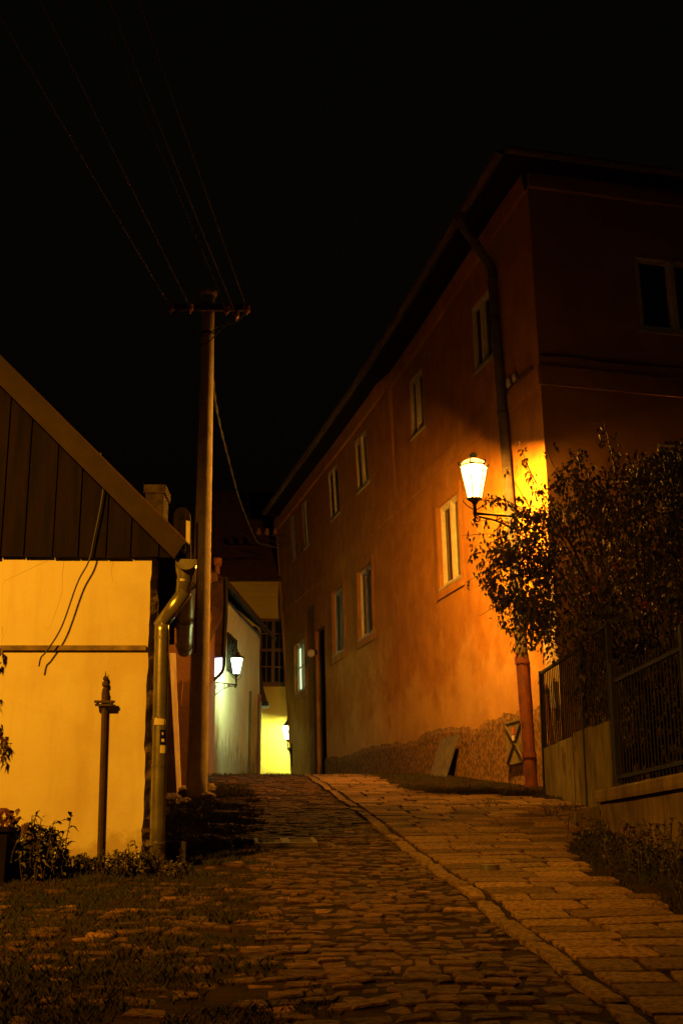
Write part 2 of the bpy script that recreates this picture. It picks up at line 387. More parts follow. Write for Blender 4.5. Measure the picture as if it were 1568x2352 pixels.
for _ in range(2600):                                   # rough edge at the foot of the concrete wall
    y = U(6, 13.9); a = poly(WALKR, y); x = U(a - .06, 2.75 + .077 * (14 - y))
    if noise.noise(Vector((x * 3, y * 3, 71))) > -.25: tuft(x, y, 4, .06, .03)
for _ in range(500):                                    # at the crest
    x, y = U(-3, 1.4), U(25, 29); tuft(x, y, 4, .07, .05)
tag(gr.build('grass', 'grass'), kind='stuff')

# ------------------------------------------------------------------ salmon house on the right
PH = math.radians(14.2); T = Vector((-math.sin(PH), math.cos(PH), 0)); N = Vector((-math.cos(PH), -math.sin(PH), 0))
C0 = Vector((3.012, 20.0, 0))
S0 = 8.3; ZB = 7.85; ZT = 11.45
def off(s, z):
    o = -.42 + .024 * (z - 1.1)
    if s > S0 and z > ZB: o += .14 * (z - ZB) / (ZT - ZB)
    return o
SE = 99
def FP(s, z, d=0.0):
    if s > SE - 1.2: s += (s - SE + 1.2) / 1.2 * .17 * (z - 6.2)
    p = C0 + T * s + N * (off(s, z) + d); p.z = z; return p
def fac(px, py, d=0.0):
    r = Vector(ray(px, py)); z = 5.0; s = 5.0
    for _ in range(12):
        k = (C0.dot(N) + off(s, z) + d) / r.dot(N); p = r * k; z = p.z; s = (p - C0).dot(T)
    return s, z
SE = fac(655, 1400)[0]
house = thing('town_house', 'long two storey salmon house with peeling plaster along the right side of the street', 'house', (C0.x, C0.y, 1.1))

WIN = []   # s0 s1 z0 z1 kind
for (xa, xb) in ((1012, 1060), (822, 853), (763, 787)):
    WIN.append((fac(xb, 1300)[0], fac(xa, 1340)[0], 'lower'))
WIN.append((fac(702, 1520)[0], fac(678, 1530)[0], 'barred'))
for (xa, xb, ym) in ((1084, 1129, 765), (941, 972, 925), (816, 845, 1055), (756, 778, 1140), (697, 710, 1225), (670, 680, 1265)):
    WIN.append((fac(xb, ym)[0], fac(xa, ym)[0], 'upper'))
ZR = {'lower': (fac(1035, 1338)[1], fac(838, 1302)[1]), 'barred': (fac(690, 1588)[1], fac(690, 1475)[1]), 'upper': (fac(958, 995)[1], fac(958, 855)[1])}
print('windows', [(round(a, 2), round(b, 2), k) for a, b, k in WIN], ZR, 'SE', SE)
DOOR = (fac(748, 1600)[0], fac(727, 1600)[0], 1.6, fac(738, 1440)[1])

def opening_wall(P, s_list, z_list, holes, depth, name, mat, parent):
    mb = MB()
    def inside(s, z): return any(a < s < b and c < z < d for a, b, c, d in holes)
    for (a, b) in zip(s_list, s_list[1:]):
        for (c, d) in zip(z_list, z_list[1:]):
            if not inside((a + b) / 2, (c + d) / 2):
                mb.quad(P(b, c, 0), P(a, c, 0), P(a, d, 0), P(b, d, 0))
    for a, b, c, d in holes:      # reveals
        for s in (a, b): mb.quad(P(s, c, 0), P(s, d, 0), P(s, d, -depth), P(s, c, -depth))
        for z in (c, d): mb.quad(P(a, z, 0), P(b, z, 0), P(b, z, -depth), P(a, z, -depth))
    return mb.build(name, mat, parent)
holes = [(a, b, *ZR[k]) for a, b, k in WIN] + [DOOR]
def cuts(vals, lo, hi, step):
    v = sorted(set([round(x, 4) for x in vals if lo < x < hi] + [lo, hi])); out = [v[0]]
    for a in v[1:]:
        n = max(1, int((a - out[-1]) / step)); b = out[-1]
        out += [b + (a - b) * (i + 1) / n for i in range(n)]
    return out
sl = cuts([h[0] for h in holes] + [h[1] for h in holes] + [S0, S0 + .001], 0, SE, 1.0)
zl = cuts([h[2] for h in holes] + [h[3] for h in holes] + [ZB], .6, ZT, 1.0)
opening_wall(FP, sl, zl, holes, .16, 'wall', 'facade', house)
# gable wall facing the camera
GW = N * -1
def GP(u, z, d=0.0):
    e = off(0, z); p = C0 + N * e + GW * u - T * d; p.z = z; return p
def gab(px, py):
    r = Vector(ray(px, py)); k = C0.dot(T) / r.dot(T); p = r * k
    return (p - C0).dot(GW) + off(0, p.z), p.z
gu0, gz1 = gab(1458, 588); gu1, gz0_ = gab(1470, 757)
gu0 = min(gu0, gu1) ; gu1 = gu0 + 1.35
lu0, lz1 = gab(1508, 1018)
gholes = [(gu0, gu1, gz0_, gz1), (lu0, lu0 + 1.25, lz1 - 1.7, lz1)]
ul = cuts([h[0] for h in gholes] + [h[1] for h in gholes], 0, 9, 1.5); uz = cuts([h[2] for h in gholes] + [h[3] for h in gholes], .6, ZT, 1.5)
opening_wall(lambda u, z, d: GP(u, z, d), ul, uz, gholes, .16, 'wall', 'gable', house)
bw = MB()      # far end and back walls
bw.quad(FP(SE, .6), FP(SE, ZT), FP(SE, ZT) + GW * 9, FP(SE, .6) + GW * 9)
bw.quad(GP(9, .6), GP(9, ZT), GP(9, ZT) + T * SE, GP(9, .6) + T * SE)
bw.build('rear_wall', 'gable', house)
# string course between the storeys (slightly proud) and its lower fillet
zb1 = fac(870, 1176 + 0)[1]
cs = MB()
def strip(mb, P, a, b, z0, z1, d0, d1, n=10):
    for i in range(n):
        s, e = a + (b - a) * i / n, a + (b - a) * (i + 1) / n
        A = [P(s, z0, d0), P(s, z1, d0), P(s, z1, d1), P(s, z0, d1)]; B = [P(e, z0, d0), P(e, z1, d0), P(e, z1, d1), P(e, z0, d1)]
        mb.add(A + B, [(0, 1, 5, 4), (1, 2, 6, 5), (2, 3, 7, 6), (3, 0, 4, 7), (3, 2, 1, 0), (4, 5, 6, 7)])
zbt, zbl = fac(900, 1150)[1], fac(900, 1187)[1]
strip(cs, FP, -.02, SE, zbl, zbt - .02, .002, .035)
cs.build('string_course', 'facade', house)
cs = MB(); strip(cs, GP, .0, 9, zbl, zbt - .02, .002, .035); cs.build('string_course', 'gable', house)
# plaster corner strip where the paint has fallen off
q = MB(); n = 16
for i in range(n):
    z0, z1 = 1.0 + 3.4 * i / n, 1.0 + 3.4 * (i + 1) / n
    w0, w1 = .55 + .16 * noise.noise(Vector((0, 0, z0 * 1.7))), .55 + .16 * noise.noise(Vector((0, 0, z1 * 1.7)))
    if z0 > 3.6: w0 *= (4.6 - z0); 
    if z1 > 3.6: w1 *= (4.6 - z1)
    q.add([FP(0, z0, .012), FP(w0, z0, .012), FP(w1, z1, .012), FP(0, z1, .012), FP(0, z0, -.01), FP(w0, z0, -.01), FP(w1, z1, -.01), FP(0, z1, -.01)],
          [(1, 0, 3, 2), (0, 1, 5, 4), (1, 2, 6, 5), (2, 3, 7, 6), (3, 0, 4, 7)])
q.build('corner_patch', 'quoin', house)
# pebbledash plinth with an uneven top
pl = MB(); n = 120; SP = 15.5
def ptop(s): return 2.42 + .05 * math.sin(s * 1.3) + .14 * noise.noise(Vector((s * 1.4, 3, 0))) + .06 * noise.noise(Vector((s * 6, 9, 0))) + .02 * s
for i in range(n):
    a, b = .5 + SP * i / n - .5, .5 + SP * (i + 1) / n - .5
    za, zb_ = ptop(a), ptop(b)
    pl.add([FP(a, .6, .04), FP(b, .6, .04), FP(b, zb_ - .10, .024), FP(a, za - .10, .024), FP(a, za, .004), FP(b, zb_, .004)], [(1, 0, 3, 2), (2, 3, 4, 5)])
pl.quad(FP(0, .6, .04), FP(0, 2.4, .02), FP(0, 2.4, -.02), FP(0, .6, -.02))
pl.build('plinth', 'plinth', house)

def window(P, a, b, z0, z1, parent, paint='paint', casing=True, bars=0, depth=.10, cmat='facade', glassmat='glass'):
    """two-leaf casement in the opening a..b x z0..z1 of surface P(s, z, d)"""
    f = MB(); fw = .05
    def bar(s0, s1, c, d, d0, d1):
        f.add([P(s0, c, d0), P(s1, c, d0), P(s1, d, d0), P(s0, d, d0), P(s0, c, d1), P(s1, c, d1), P(s1, d, d1), P(s0, d, d1)],
              [(0, 1, 2, 3), (7, 6, 5, 4), (0, 4, 5, 1), (1, 5, 6, 2), (2, 6, 7, 3), (3, 7, 4, 0)])
    m = (a + b) / 2; D = -depth
    e = .004
    bar(a + e, a + fw, z0 + e, z1 - e, D - .05, D + .035); bar(b - fw, b - e, z0 + e, z1 - e, D - .05, D + .035)
    bar(a + fw, b - fw, z0 + e, z0 + fw, D - .05, D + .035); bar(a + fw, b - fw, z1 - fw, z1 - e, D - .05, D + .035)
    bar(m - .045, m + .045, z0 + fw, z1 - fw, D - .05, D + .045)
    for (s0, s1) in ((a + fw, m - .045), (m + .045, b - fw)):     # sashes
        bar(s0, s0 + .036, z0 + fw, z1 - fw, D - .045, D + .012); bar(s1 - .036, s1, z0 + fw, z1 - fw, D - .045, D + .012)
        bar(s0 + .036, s1 - .036, z0 + fw, z0 + fw + .05, D - .045, D + .012); bar(s0 + .036, s1 - .036, z1 - fw - .05, z1 - fw, D - .045, D + .012)
    w = f.build('window', paint, parent)
    p_ = MB(); p_.quad(P(a, z0, D - .03), P(b, z0, D - .03), P(b, z1, D - .03), P(a, z1, D - .03)); p_.build('pane', glassmat, w)
    s_ = MB(); 
    f2 = f; f = s_
    bar(a - .05, b + .05, z0 - .045, z0 - .003, -.0, .035); s_.build('sill', 'greypaint' if paint != 'brownpaint' else 'brownpaint', w)
    if casing:
        f = MB(); cw = .16
        bar(a - cw, a - .004, z0 - cw - .05, z1 + cw, .003, .03); bar(b + .004, b + cw, z0 - cw - .05, z1 + cw, .003, .03)
        bar(a - .004, b + .004, z1 + .004, z1 + cw, .003, .029); bar(a - .004, b + .004, z0 - cw - .05, z0 - .05, .003, .029)
        f.build('casing', cmat, w)
    if bars:
        f = MB()
        bar(a + .01, b - .01, (z0 + z1) / 2 - .02, (z0 + z1) / 2 + .02, D + .04, D + .055)
        for i in range(1, bars):
            s = a + (b - a) * i / bars
            bar(s - .012, s + .012, z0 + .01, z1 - .01, D + .055, D + .075)
        f.build('bars', 'paint', w)
    return w
for (a, b, k) in WIN:
    w = window(FP, a, b, *ZR[k], house, depth=.045 if k == 'upper' else .09, casing=(k != 'upper'), bars=3 if k == 'barred' else 0, glassmat='paneglow' if k == 'barred' else 'glass')
    if k == 'barred': w['label'] = 'bright window with white bars, lamp reflection painted into its pane'
for (a, b, c, d) in gholes: window(GP, a, b, c, d, house, casing=False, cmat='gable', depth=.03)
# recessed dark door
dr = MB(); a, b, c, d = DOOR
dr.quad(FP(a, c, -.15), FP(b, c, -.15), FP(b, d, -.15), FP(a, d, -.15))
for i in range(3):
    s = a + (b - a) * i / 3 + .05; e = a + (b - a) * (i + 1) / 3 - .05
    for z0, z1 in ((2.0, 3.0), (3.15, d - .2)): dr.obox(FP(s, z0, -.149), FP(e, z0, -.149) - FP(s, z0, -.149), FP(s, z1, -.149) - FP(s, z0, -.149), N * .02)
dr.build('door', 'wood', house)

# roof: hipped, with projecting eaves
def EP(s, out, z):
    p = C0 + T * s + N * out; p.z = z; return p
W9 = -9.3; GO = .5
EZ = [(-.54, 11.52), (1.3, 11.44), (3.5, 11.25), (6.4, 11.03), (9.6, 10.87), (13.3, 10.78), (17.9, 10.74), (20.2, 10.70)]
def ez(s):
    for (a, za), (b, zb2) in zip(EZ, EZ[1:]):
        if s <= b: return za + (zb2 - za) * (s - a) / (b - a)
    return EZ[-1][1]
ro = MB(); so = MB()
eav = [EP(a, GO - .12, z + .06) for a, z in EZ]; rdg = [EP(max(4.2, min(a, 16.5)), -4.4, 14.6) for a, z in EZ]
wal = [EP(a, -.55, z - .04) for a, z in EZ]
for i in range(len(EZ) - 1):
    ro.quad(eav[i], eav[i + 1], rdg[i + 1], rdg[i]); dn = Vector((0, 0, .10)); ro.quad(eav[i] - dn, eav[i + 1] - dn, eav[i + 1], eav[i])
    so.quad(eav[i] - dn, wal[i], wal[i + 1], eav[i + 1] - dn)
gA, gB = EP(-.54, GO - .12, 11.58), EP(-.54, W9, 11.58)
ro.add([gA, gB, rdg[0], gA - dn, gB - dn], [(0, 1, 2), (0, 3, 4, 1)]); so.quad(gA - dn, gB - dn, EP(.3, W9, 11.45), EP(.3, -.3, 11.45))
ro.add([eav[-1], rdg[-1], EP(20.2, W9, 10.8)], [(0, 1, 2)]); so.quad(eav[-1] - dn, EP(20.2, W9, 10.6), EP(18, W9, 10.6), EP(18, -.55, 10.7))
ro.build('roof', 'rooftile', house); so.build('soffit', 'wood', house)
ew = MB(); ew.prism([eav[-1], eav[-1] - Vector((0, 0, .14)), EP(20.19, -1.6, 10.62), EP(20.19, -1.6, 10.78)], T * .04); ew.build('eave_board', 'barge', house)
cn = MB()
for k in range(30):
    a, b = SE * k / 30, SE * (k + 1) / 30; za, zb2 = ez(a) - .35, ez(b) - .35
    cn.add([FP(a, za, .002), FP(b, zb2, .002), FP(b, zb2 + .0, .07), FP(a, za, .07), FP(a, za + .35, .10), FP(b, zb2 + .35, .10)], [(0, 1, 2, 3), (3, 2, 5, 4)])
cn.build('cornice', 'facade', house)
cn = MB(); strip(cn, GP, 0, 9, 11.2, 11.5, .002, .08); cn.build('cornice', 'gable', house)
# half-round gutters with rings
def gutter(path, r, mat, parent, rings, n=10):
    path = [Vector(p) for p in path]; up = Vector((0, 0, 1)); mb = MB(); vs = []; m = n + 1
    def frame(i):
        d = (path[min(i + 1, len(path) - 1)] - path[max(i - 1, 0)]).normalized(); return d, d.cross(up).normalized()
    for i, p in enumerate(path):
        d, sd = frame(i)
        for rr in (r, r - .008):
            for k in range(m):
                a = math.pi * k / n; vs.append(p + sd * math.cos(a) * rr - up * math.sin(a) * rr)
    fs = []
    for i in range(len(path) - 1):
        o = i * 2 * m; q = o + 2 * m
        for k in range(n):
            fs += [(o + k, o + k + 1, q + k + 1, q + k), (o + m + k + 1, o + m + k, q + m + k, q + m + k + 1)]
        fs += [(o, q, q + m, o + m), (o + n, o + m + n, q + m + n, q + n)]
    mb.add(vs, fs)
    for i in (0, len(path) - 1):
        d, sd = frame(i); mb.add([path[i] + d * (-.003 if i == 0 else .003) + sd * math.cos(math.pi * k / n) * r - up * math.sin(math.pi * k / n) * r for k in range(m)], [tuple(range(m))])
    g_ = mb.build('gutter', mat, parent)
    acc = rings / 2
    for i, (A, B) in enumerate(zip(path, path[1:])):
        L = (B - A).length; d = (B - A) / L; sd = d.cross(up).normalized()
        while acc < L:
            p = A + d * acc; rb = MB(); rb.tube([p + sd * math.cos(a) * (r + .008) - up * math.sin(a) * (r + .008) for a in [math.pi * k / 10 for k in range(11)]], .008, 5)
            rb.build('gutter_bracket', mat, g_); acc += rings
        acc -= L
    return g_
gutter([EP(a, GO, z) for a, z in EZ], .085, 'oldzinc', house, 1.1)
gutter([EP(-.62, GO - .05, 11.52), EP(-.62, W9, 11.52)], .085, 'oldzinc', house, 1.3)
# downpipe: swan neck, grey above, red cast-iron below
ds = 1.52
top = EP(1.45, GO, ez(1.45) - .06)
pts = [top, top - Vector((0, 0, .22)), FP(ds, 10.45, .16), FP(ds, 10.1, .13)] + [FP(ds - .42 * (10.2 - z) / 9, z, .13) for z in (9, 8, 7, 6, 5, 4.35, 3.4, 3.3)]
dp = MB(); dp.tube(bez(pts[:4], 6)[:-1] + pts[3:], .085, 14); dpo = dp.build('downpipe', 'oldzinc', house, smooth=True)
fl = lambda z: FP(ds - .42 * (10.2 - z) / 9, z, .13)
dp = MB(); dp.tube([fl(3.32), fl(2.4), fl(1.2)], .10, 14); dp.tube([fl(3.3), fl(3.18)], .115, 14); dp.tube([fl(1.75), fl(1.66)], .115, 14)
dp.build('cast_iron_pipe', 'redpipe', dpo, smooth=False)
for z in (9.4, 7.6, 5.6, 3.9): dp = MB(); dp.tube([fl(z + .02), fl(z - .02)], .097, 14); dp.build('pipe_clamp', 'rust', dpo)
# meter hatch with crossed battens and a small red notice
ha = [fac(x, y_, .07) for x, y_ in ((1160, 1640), (1197, 1728))]
s0h, s1h = min(ha[0][0], ha[1][0]), max(ha[0][0], ha[1][0]); s0h = s1h - .78; z1h, z0h = 2.30, 1.62
def fbox(mb, a, b, c, d, d0, d1): 
    o = FP(a, c, d0); mb.obox(o, FP(b, c, d0) - o, FP(a, d, d0) - o, FP(a, c, d1) - o)
hb = MB(); fbox(hb, s0h, s1h, z0h, z1h, .062, .085); fbox(hb, s0h - .03, s1h + .03, z1h, z1h + .04, .062, .10)
hat = hb.build('hatch', 'gatesheet', house)
hb = MB(); hb.tube([FP(s0h + .03, z0h + .03, .095), FP(s1h - .03, z1h - .03, .095)], .02, 6); hb.tube([FP(s1h - .03, z0h + .03, .10), FP(s0h + .03, z1h - .03, .10)], .02, 6); hb.build('cross_brace', 'oldzinc', hat)
hb = MB(); fbox(hb, s0h + .33, s0h + .42, z1h - .20, z1h - .09, .115, .12); hb.build('notice', 'redsign', hat)
hb = MB(); fbox(hb, s0h + .31, s0h + .43, z1h - .30, z1h - .22, .115, .12); hb.build('notice', 'sticker', hat)
# conduit, meter box and insulators near the corner
cd = MB(); cd.tube(bez([FP(.30, 1.1, .07), FP(.30, 1.7, .07), FP(.42, 2.35, .07), FP(.45, 2.75, .05)], 6), .035, 8); cd.build('conduit', 'redpipe', house, smooth=True)
mbx = MB(); fbox(mbx, .06, .22, 2.35, 2.75, .015, .09); mbx.build('meter_box', 'greypaint', house)
ib = MB(); z_i = fac(1170, 870, .1)[1]; si = fac(1170, 870, .1)[0]
ib.tube([FP(.25, z_i - .1, 0), FP(.25, z_i - .1, .05), FP(si + .35, z_i - .1, .05)], .014, 6); ibo = ib.build('insulator_bracket', 'rust', house)
for k in (0, .28):
    i_ = MB(); i_.lathe(FP(si + k - .1, z_i - .1, .05), [(.02, 0), (.05, .03), (.055, .09), (.04, .11), (.045, .15), (.02, .18)], 10); i_.build('insulator', 'porcelain', ibo, smooth=True)
cw = MB(); cw.tube([GP(0, z_i + .04, .02)] + [GP(k * .6, z_i + .04 + .02 * math.sin(k * 2), .02) for k in range(1, 12)], .014, 5); cw.build('wall_cable', 'cable', house)
# globe lamp (unlit) and the conduit that feeds it
sg, zg_ = fac(716, 1500, .15)
gl = MB(); gl.tube([FP(sg, zg_ + .02, 0), FP(sg, zg_ + .02, .1)], .07, 10); glo = gl.build('lamp_base', 'iron', house)
gl = MB(); gl.lathe(FP(sg, zg_, .17) , [(.02, -.115), (.07, -.09), (.105, -.03), (.11, .02), (.085, .075), (.03, .105)], 16); gl.build('globe', 'porcelain', glo, smooth=True)
gl = MB(); gl.tube([FP(sg + .25, 1.7, .03), FP(sg + .25, zg_ + 1.4, .03)], .03, 8); gl.build('conduit', 'rust', house)

# sheet panel leaning on the plinth
sp0 = fac(985, 1700, .3)[0]; sp1 = fac(1032, 1700, .3)[0]; a, b = min(sp0, sp1), min(sp0, sp1) + 1.15
pn = MB(); zz = gz(20 + a) - .1
o = FP(a, zz, .42); pn.obox(o, FP(b, zz, .40) - o, FP(a, zz + .88, .1) - o, N * .015)
pno = pn.build('sheet_panel', 'oldzinc'); tag(pno, 'bent grey sheet panel leaning against the pebbledash base of the salmon house', 'panel')
# drain block under the downpipe
db = MB(); o = FP(ds - .75, .7, .02); zz = gz(19.7)
db.box((o.x - .30, o.y - .22, zz - .1), (o.x + .22, o.y + .10, zz + .14)); db.box((o.x - .02, o.y - .1, zz + .141), (o.x + .24, o.y + .2, zz + .28))
tag(db.build('drain_block', 'rust'), 'dark drain block on the pavement below the red downpipe', 'drain')

# ------------------------------------------------------------------ wall lanterns
def lantern(loc, wallp, sc_, glassmat, label, cap_lit=False, rot=.3, drop=.32, shade=False):
    """lantern standing on the end of a scrolled wall bracket; loc = bottom of the glass"""
    loc, wallp = Vector(loc), Vector(wallp)
    t = thing('wall_lantern', label, 'street lamp', wallp, 'lanterns on wall brackets')
    n = 6; r0_, r1_, h = .105 * sc_, .205 * sc_, .50 * sc_
    g_ = MB()
    for k in range(n):
        a0, a1 = rot + 2 * math.pi * k / n, rot + 2 * math.pi * (k + 1) / n
        P = [loc + Vector((r0_ * math.cos(a0), r0_ * math.sin(a0), 0)), loc + Vector((r0_ * math.cos(a1), r0_ * math.sin(a1), 0)),
             loc + Vector((r1_ * math.cos(a1), r1_ * math.sin(a1), h)), loc + Vector((r1_ * math.cos(a0), r1_ * math.sin(a0), h))]
        g_.quad(*P)
    go = g_.build('glass', glassmat, t)
    bb_ = MB(); bb_.lathe(loc + Vector((0, 0, .44 * sc_)), [(.015 * sc_, -.055 * sc_), (.055 * sc_, -.04 * sc_), (.07 * sc_, 0), (.055 * sc_, .03 * sc_), (.015 * sc_, .045 * sc_)], 10); bb_.build('bulb', glassmat + '_bulb', t, smooth=True)
    if shade:       # opaque plate added on the street side, keeps bulb light off the facade
        sh = MB(); vs = []
        for zz_ in (.25, .47):
            for k in range(11): a = math.radians(-76 + 174 * k / 10); vs.append(loc + Vector((math.cos(a), math.sin(a), 0)) * .105 * sc_ + Vector((0, 0, zz_ * sc_)))
        sh.add(vs, [(k, k + 1, 12 + k, 11 + k) for k in range(10)]); sh.build('light_blocker', 'zinc', t)
    f = MB()
    for k in range(n):
        a0, a1 = rot + 2 * math.pi * k / n, rot + 2 * math.pi * (k + 1) / n
        b0 = loc + Vector((r0_ * math.cos(a0), r0_ * math.sin(a0), 0)) * 1; b1 = loc + Vector((r1_ * 1.01 * math.cos(a0), r1_ * 1.01 * math.sin(a0), h))
        f.tube([b0, b1], .009 * sc_, 5)
        c0 = loc + Vector((r0_ * 1.04 * math.cos(a1), r0_ * 1.04 * math.sin(a1), 0)); b0 = loc + Vector((r0_ * 1.04 * math.cos(a0), r0_ * 1.04 * math.sin(a0), 0)); f.tube([b0, c0], .013 * sc_, 5)
        c1 = loc + Vector((r1_ * 1.03 * math.cos(a1), r1_ * 1.03 * math.sin(a1), h)); f.tube([loc + Vector((r1_ * 1.03 * math.cos(a0), r1_ * 1.03 * math.sin(a0), h)), c1], .014 * sc_, 5)
        k1 = loc + Vector((r1_ * 1.14 * math.cos(a0), r1_ * 1.14 * math.sin(a0), h + .02 * sc_)); f.tube([b1, k1, k1 + Vector((0, 0, .035 * sc_))], .010 * sc_, 5)
    f.lathe(loc - Vector((0, 0, .10 * sc_)), [(.03 * sc_, -.12 * sc_), (.022 * sc_, 0), (.05 * sc_, .05 * sc_), (.105 * sc_, .095 * sc_)], 10)
    for a in (0, math.pi):           # little scroll stays under the glass
        c = Vector((math.cos(rot + a), math.sin(rot + a), 0))
        f.tube([loc + c * r0_ * 1.5 + Vector((0, 0, .0)), loc + c * r0_ * 1.7 - Vector((0, 0, .04 * sc_)), loc + c * r0_ * 1.1 - Vector((0, 0, .11 * sc_)), loc + c * .03 - Vector((0, 0, .16 * sc_))], .008 * sc_, 5)
    f.build('frame', 'iron', t)
    cp = MB(); top_ = loc + Vector((0, 0, h + .005))
    if cap_lit:
        cp.lathe(top_, [(r1_ * .98, 0), (r1_ * .82, .06 * sc_), (r1_ * .45, .10 * sc_), (.05 * sc_, .115 * sc_)], 12); cp.build('dome', 'sodiumtop', t, smooth=True)
        cp = MB(); cp.lathe(top_ + Vector((0, 0, .115 * sc_)), [(.05 * sc_, 0), (.05 * sc_, .05 * sc_), (.07 * sc_, .06 * sc_), (.015, .10 * sc_)], 10); cp.build('finial', 'iron', t)
    else:
        cp.lathe(top_, [(r1_ * 1.08, 0), (r1_ * 1.0, .02 * sc_), (r1_ * .45, .12 * sc_), (r1_ * .38, .19 * sc_), (r1_ * .2, .21 * sc_)], 12); cp.build('cap', 'iron', t)
        cp = MB(); cp.lathe(top_ + Vector((0, 0, .21 * sc_)), [(.03 * sc_, 0), (.045 * sc_, .03 * sc_), (.012, .09 * sc_), (.006, .14 * sc_)], 8); cp.build('finial', 'iron', t)
    # bracket
    foot = loc - Vector((0, 0, drop * sc_)); br = MB()
    wp = Vector((wallp.x, wallp.y, foot.z)); d = wp - foot; L = d.length; d = d.normalized()
    br.tube([foot - d * .03, wp], .020 * sc_, 6); br.tube([foot + Vector((0, 0, .12 * sc_)), foot - Vector((0, 0, .05 * sc_))], .022 * sc_, 8)
    br.tube([wp + Vector((0, 0, .06)), wp - Vector((0, 0, .55 * L + .05))], .022 * sc_, 6)
    low = wp - Vector((0, 0, .55 * L))
    br.tube(bez([foot + d * .06 * L - Vector((0, 0, .04 * L)), foot + d * .35 * L - Vector((0, 0, .10 * L)), foot + d * .72 * L - Vector((0, 0, .30 * L)), low], 6), .014 * sc_, 5)
    def spiral(c, r, turns, ph, sg=1):
        br.tube([Vector(c) + (d * math.cos(ph + sg * a) + Vector((0, 0, 1)) * math.sin(ph + sg * a)) * r * (1 - .75 * a / (turns * 6.283)) for a in [turns * 6.283 * i / 22 for i in range(23)]], .010 * sc_, 5)
    spiral(foot + d * .80 * L - Vector((0, 0, .15 * L)), .13 * L, 1.6, 0); spiral(foot + d * .55 * L - Vector((0, 0, .09 * L)), .08 * L, 1.4, 2); spiral(foot + d * .33 * L - Vector((0, 0, .055 * L)), .05 * L, 1.4, 1)
    spiral(foot + d * .02 * L - Vector((0, 0, .07 * L)), .05 * L, 1.3, 1.5, -1); spiral(foot + d * .9 * L - Vector((0, 0, .36 * L)), .07 * L, 1.4, 3)
    br.build('bracket', 'iron', t)
    return t
L1 = at(1089, 1146, 19.75)
lantern(L1, FP(.02, L1.z - .22, .0), 1.07, 'sodium', 'glowing orange lantern on the near corner of the salmon house beside the bush', cap_lit=True, rot=.2, drop=.22)
L2 = at(543, 1549, 30.5)
lantern(L2, at(489, 1560, 30.0), .76, 'mercury', 'greenish white lantern on a scrolled bracket in front of the pale wall', rot=.5, shade=True)
L3 = at(661, 1699, 39.75)
lantern(L3, (FP(SE, 3).x + .05, L3.y - 1.0, L3.z - .2), .83, 'mercury_far', 'farthest white lantern at the foot of the yellow end wall', rot=.1)

# ------------------------------------------------------------------ garden gate, fence, retaining wall
G0 = Vector((3.0, 19.55, 0)); G1 = G0 + Vector((.0724, -1, 0)) * 3.75
gd = (G1 - G0).normalized(); gnm = Vector((gd.y, -gd.x, 0)); gl_ = (G1 - G0).length
gate = thing('garden_gate', 'dark barred garden gate with grey sheet metal panels below, beside the salmon house corner', 'gate', (G0.x, G0.y, 1.05))
def gs(px, py):
    p = vplane(px, py, G0, G1); return (p - G0).dot(gd), p.z
def GG(s, z, d=0): p = G0 + gd * s + gnm * d; p.z = z; return p
def gbox(mb, a, b, c, d, d0, d1): o = GG(a, c, d0); mb.obox(o, GG(b, c, d0) - o, GG(a, d, d0) - o, GG(a, c, d1) - o)
ztop = gs(1300, 1512)[1]; zpan = gs(1300, 1700)[1]; sstep = gs(1335, 1500)[0]
print('gate', ztop, zpan, sstep, gl_, gs(1410, 1600))
b_ = MB(); nb = 34
for i in range(nb):
    s = .09 + (gl_ - .15) * i / (nb - 1); b_.tube([GG(s, zpan - .05, 0), GG(s, ztop + (.07 if s > sstep else 0), 0)], .0085, 6)
b_.build('bars', 'iron', gate)
b_ = MB(); gbox(b_, .0, sstep, ztop, ztop + .04, -.02, .02); gbox(b_, sstep, gl_, ztop + .07, ztop + .11, -.02, .02); gbox(b_, .06, gl_ - .05, zpan - .08, zpan - .04, -.016, -.004); b_.build('rail', 'iron', gate)
for s in (0, sstep - .02, gl_): 
    b_ = MB(); gbox(b_, s - .03, s + .03, gz(G0.y - s) - .1, ztop + (.12 if s else .05), -.03, .03); b_.build('post', 'iron', gate)
edges = [.06, gs(1322, 1750)[0], gs(1360, 1750)[0], gs(1390, 1740)[0], gl_ - .04]
edges = [.06, .95, 1.85, 2.85, 3.68]
for k, (a, b) in enumerate(zip(edges, edges[1:])):
    b_ = MB(); zb_ = gz(G0.y - b) - .02 if k < 2 else gz(G0.y - b); gbox(b_, a + .012, b - .012, max(zb_, .55), zpan + U(-.015, .02) + (.03 if k > 1 else 0), .006 + .006 * (k % 2), .02 + .006 * (k % 2)); b_.build('panel', 'gatesheet', gate)
ch = MB()      # chain from the gate post to the wall
a, b = GG(.0, ztop - .12, .03), FP(.12, 2.78, .05)
for i in range(15):
    t_ = i / 14; p = a.lerp(b, t_) - Vector((0, 0, .16 * math.sin(math.pi * t_))); ax = [Vector((1, 0, 0)), Vector((0, 1, 0))][i % 2]
    ch.tube([p + ax * .018 * math.cos(k * 1.047) + Vector((0, 0, .03)) * math.sin(k * 1.047) for k in range(7)], .005, 4, cap=False)
tag(ch.build('chain', 'rust'), 'short rusty chain hung between the gate post and the house corner', 'chain')

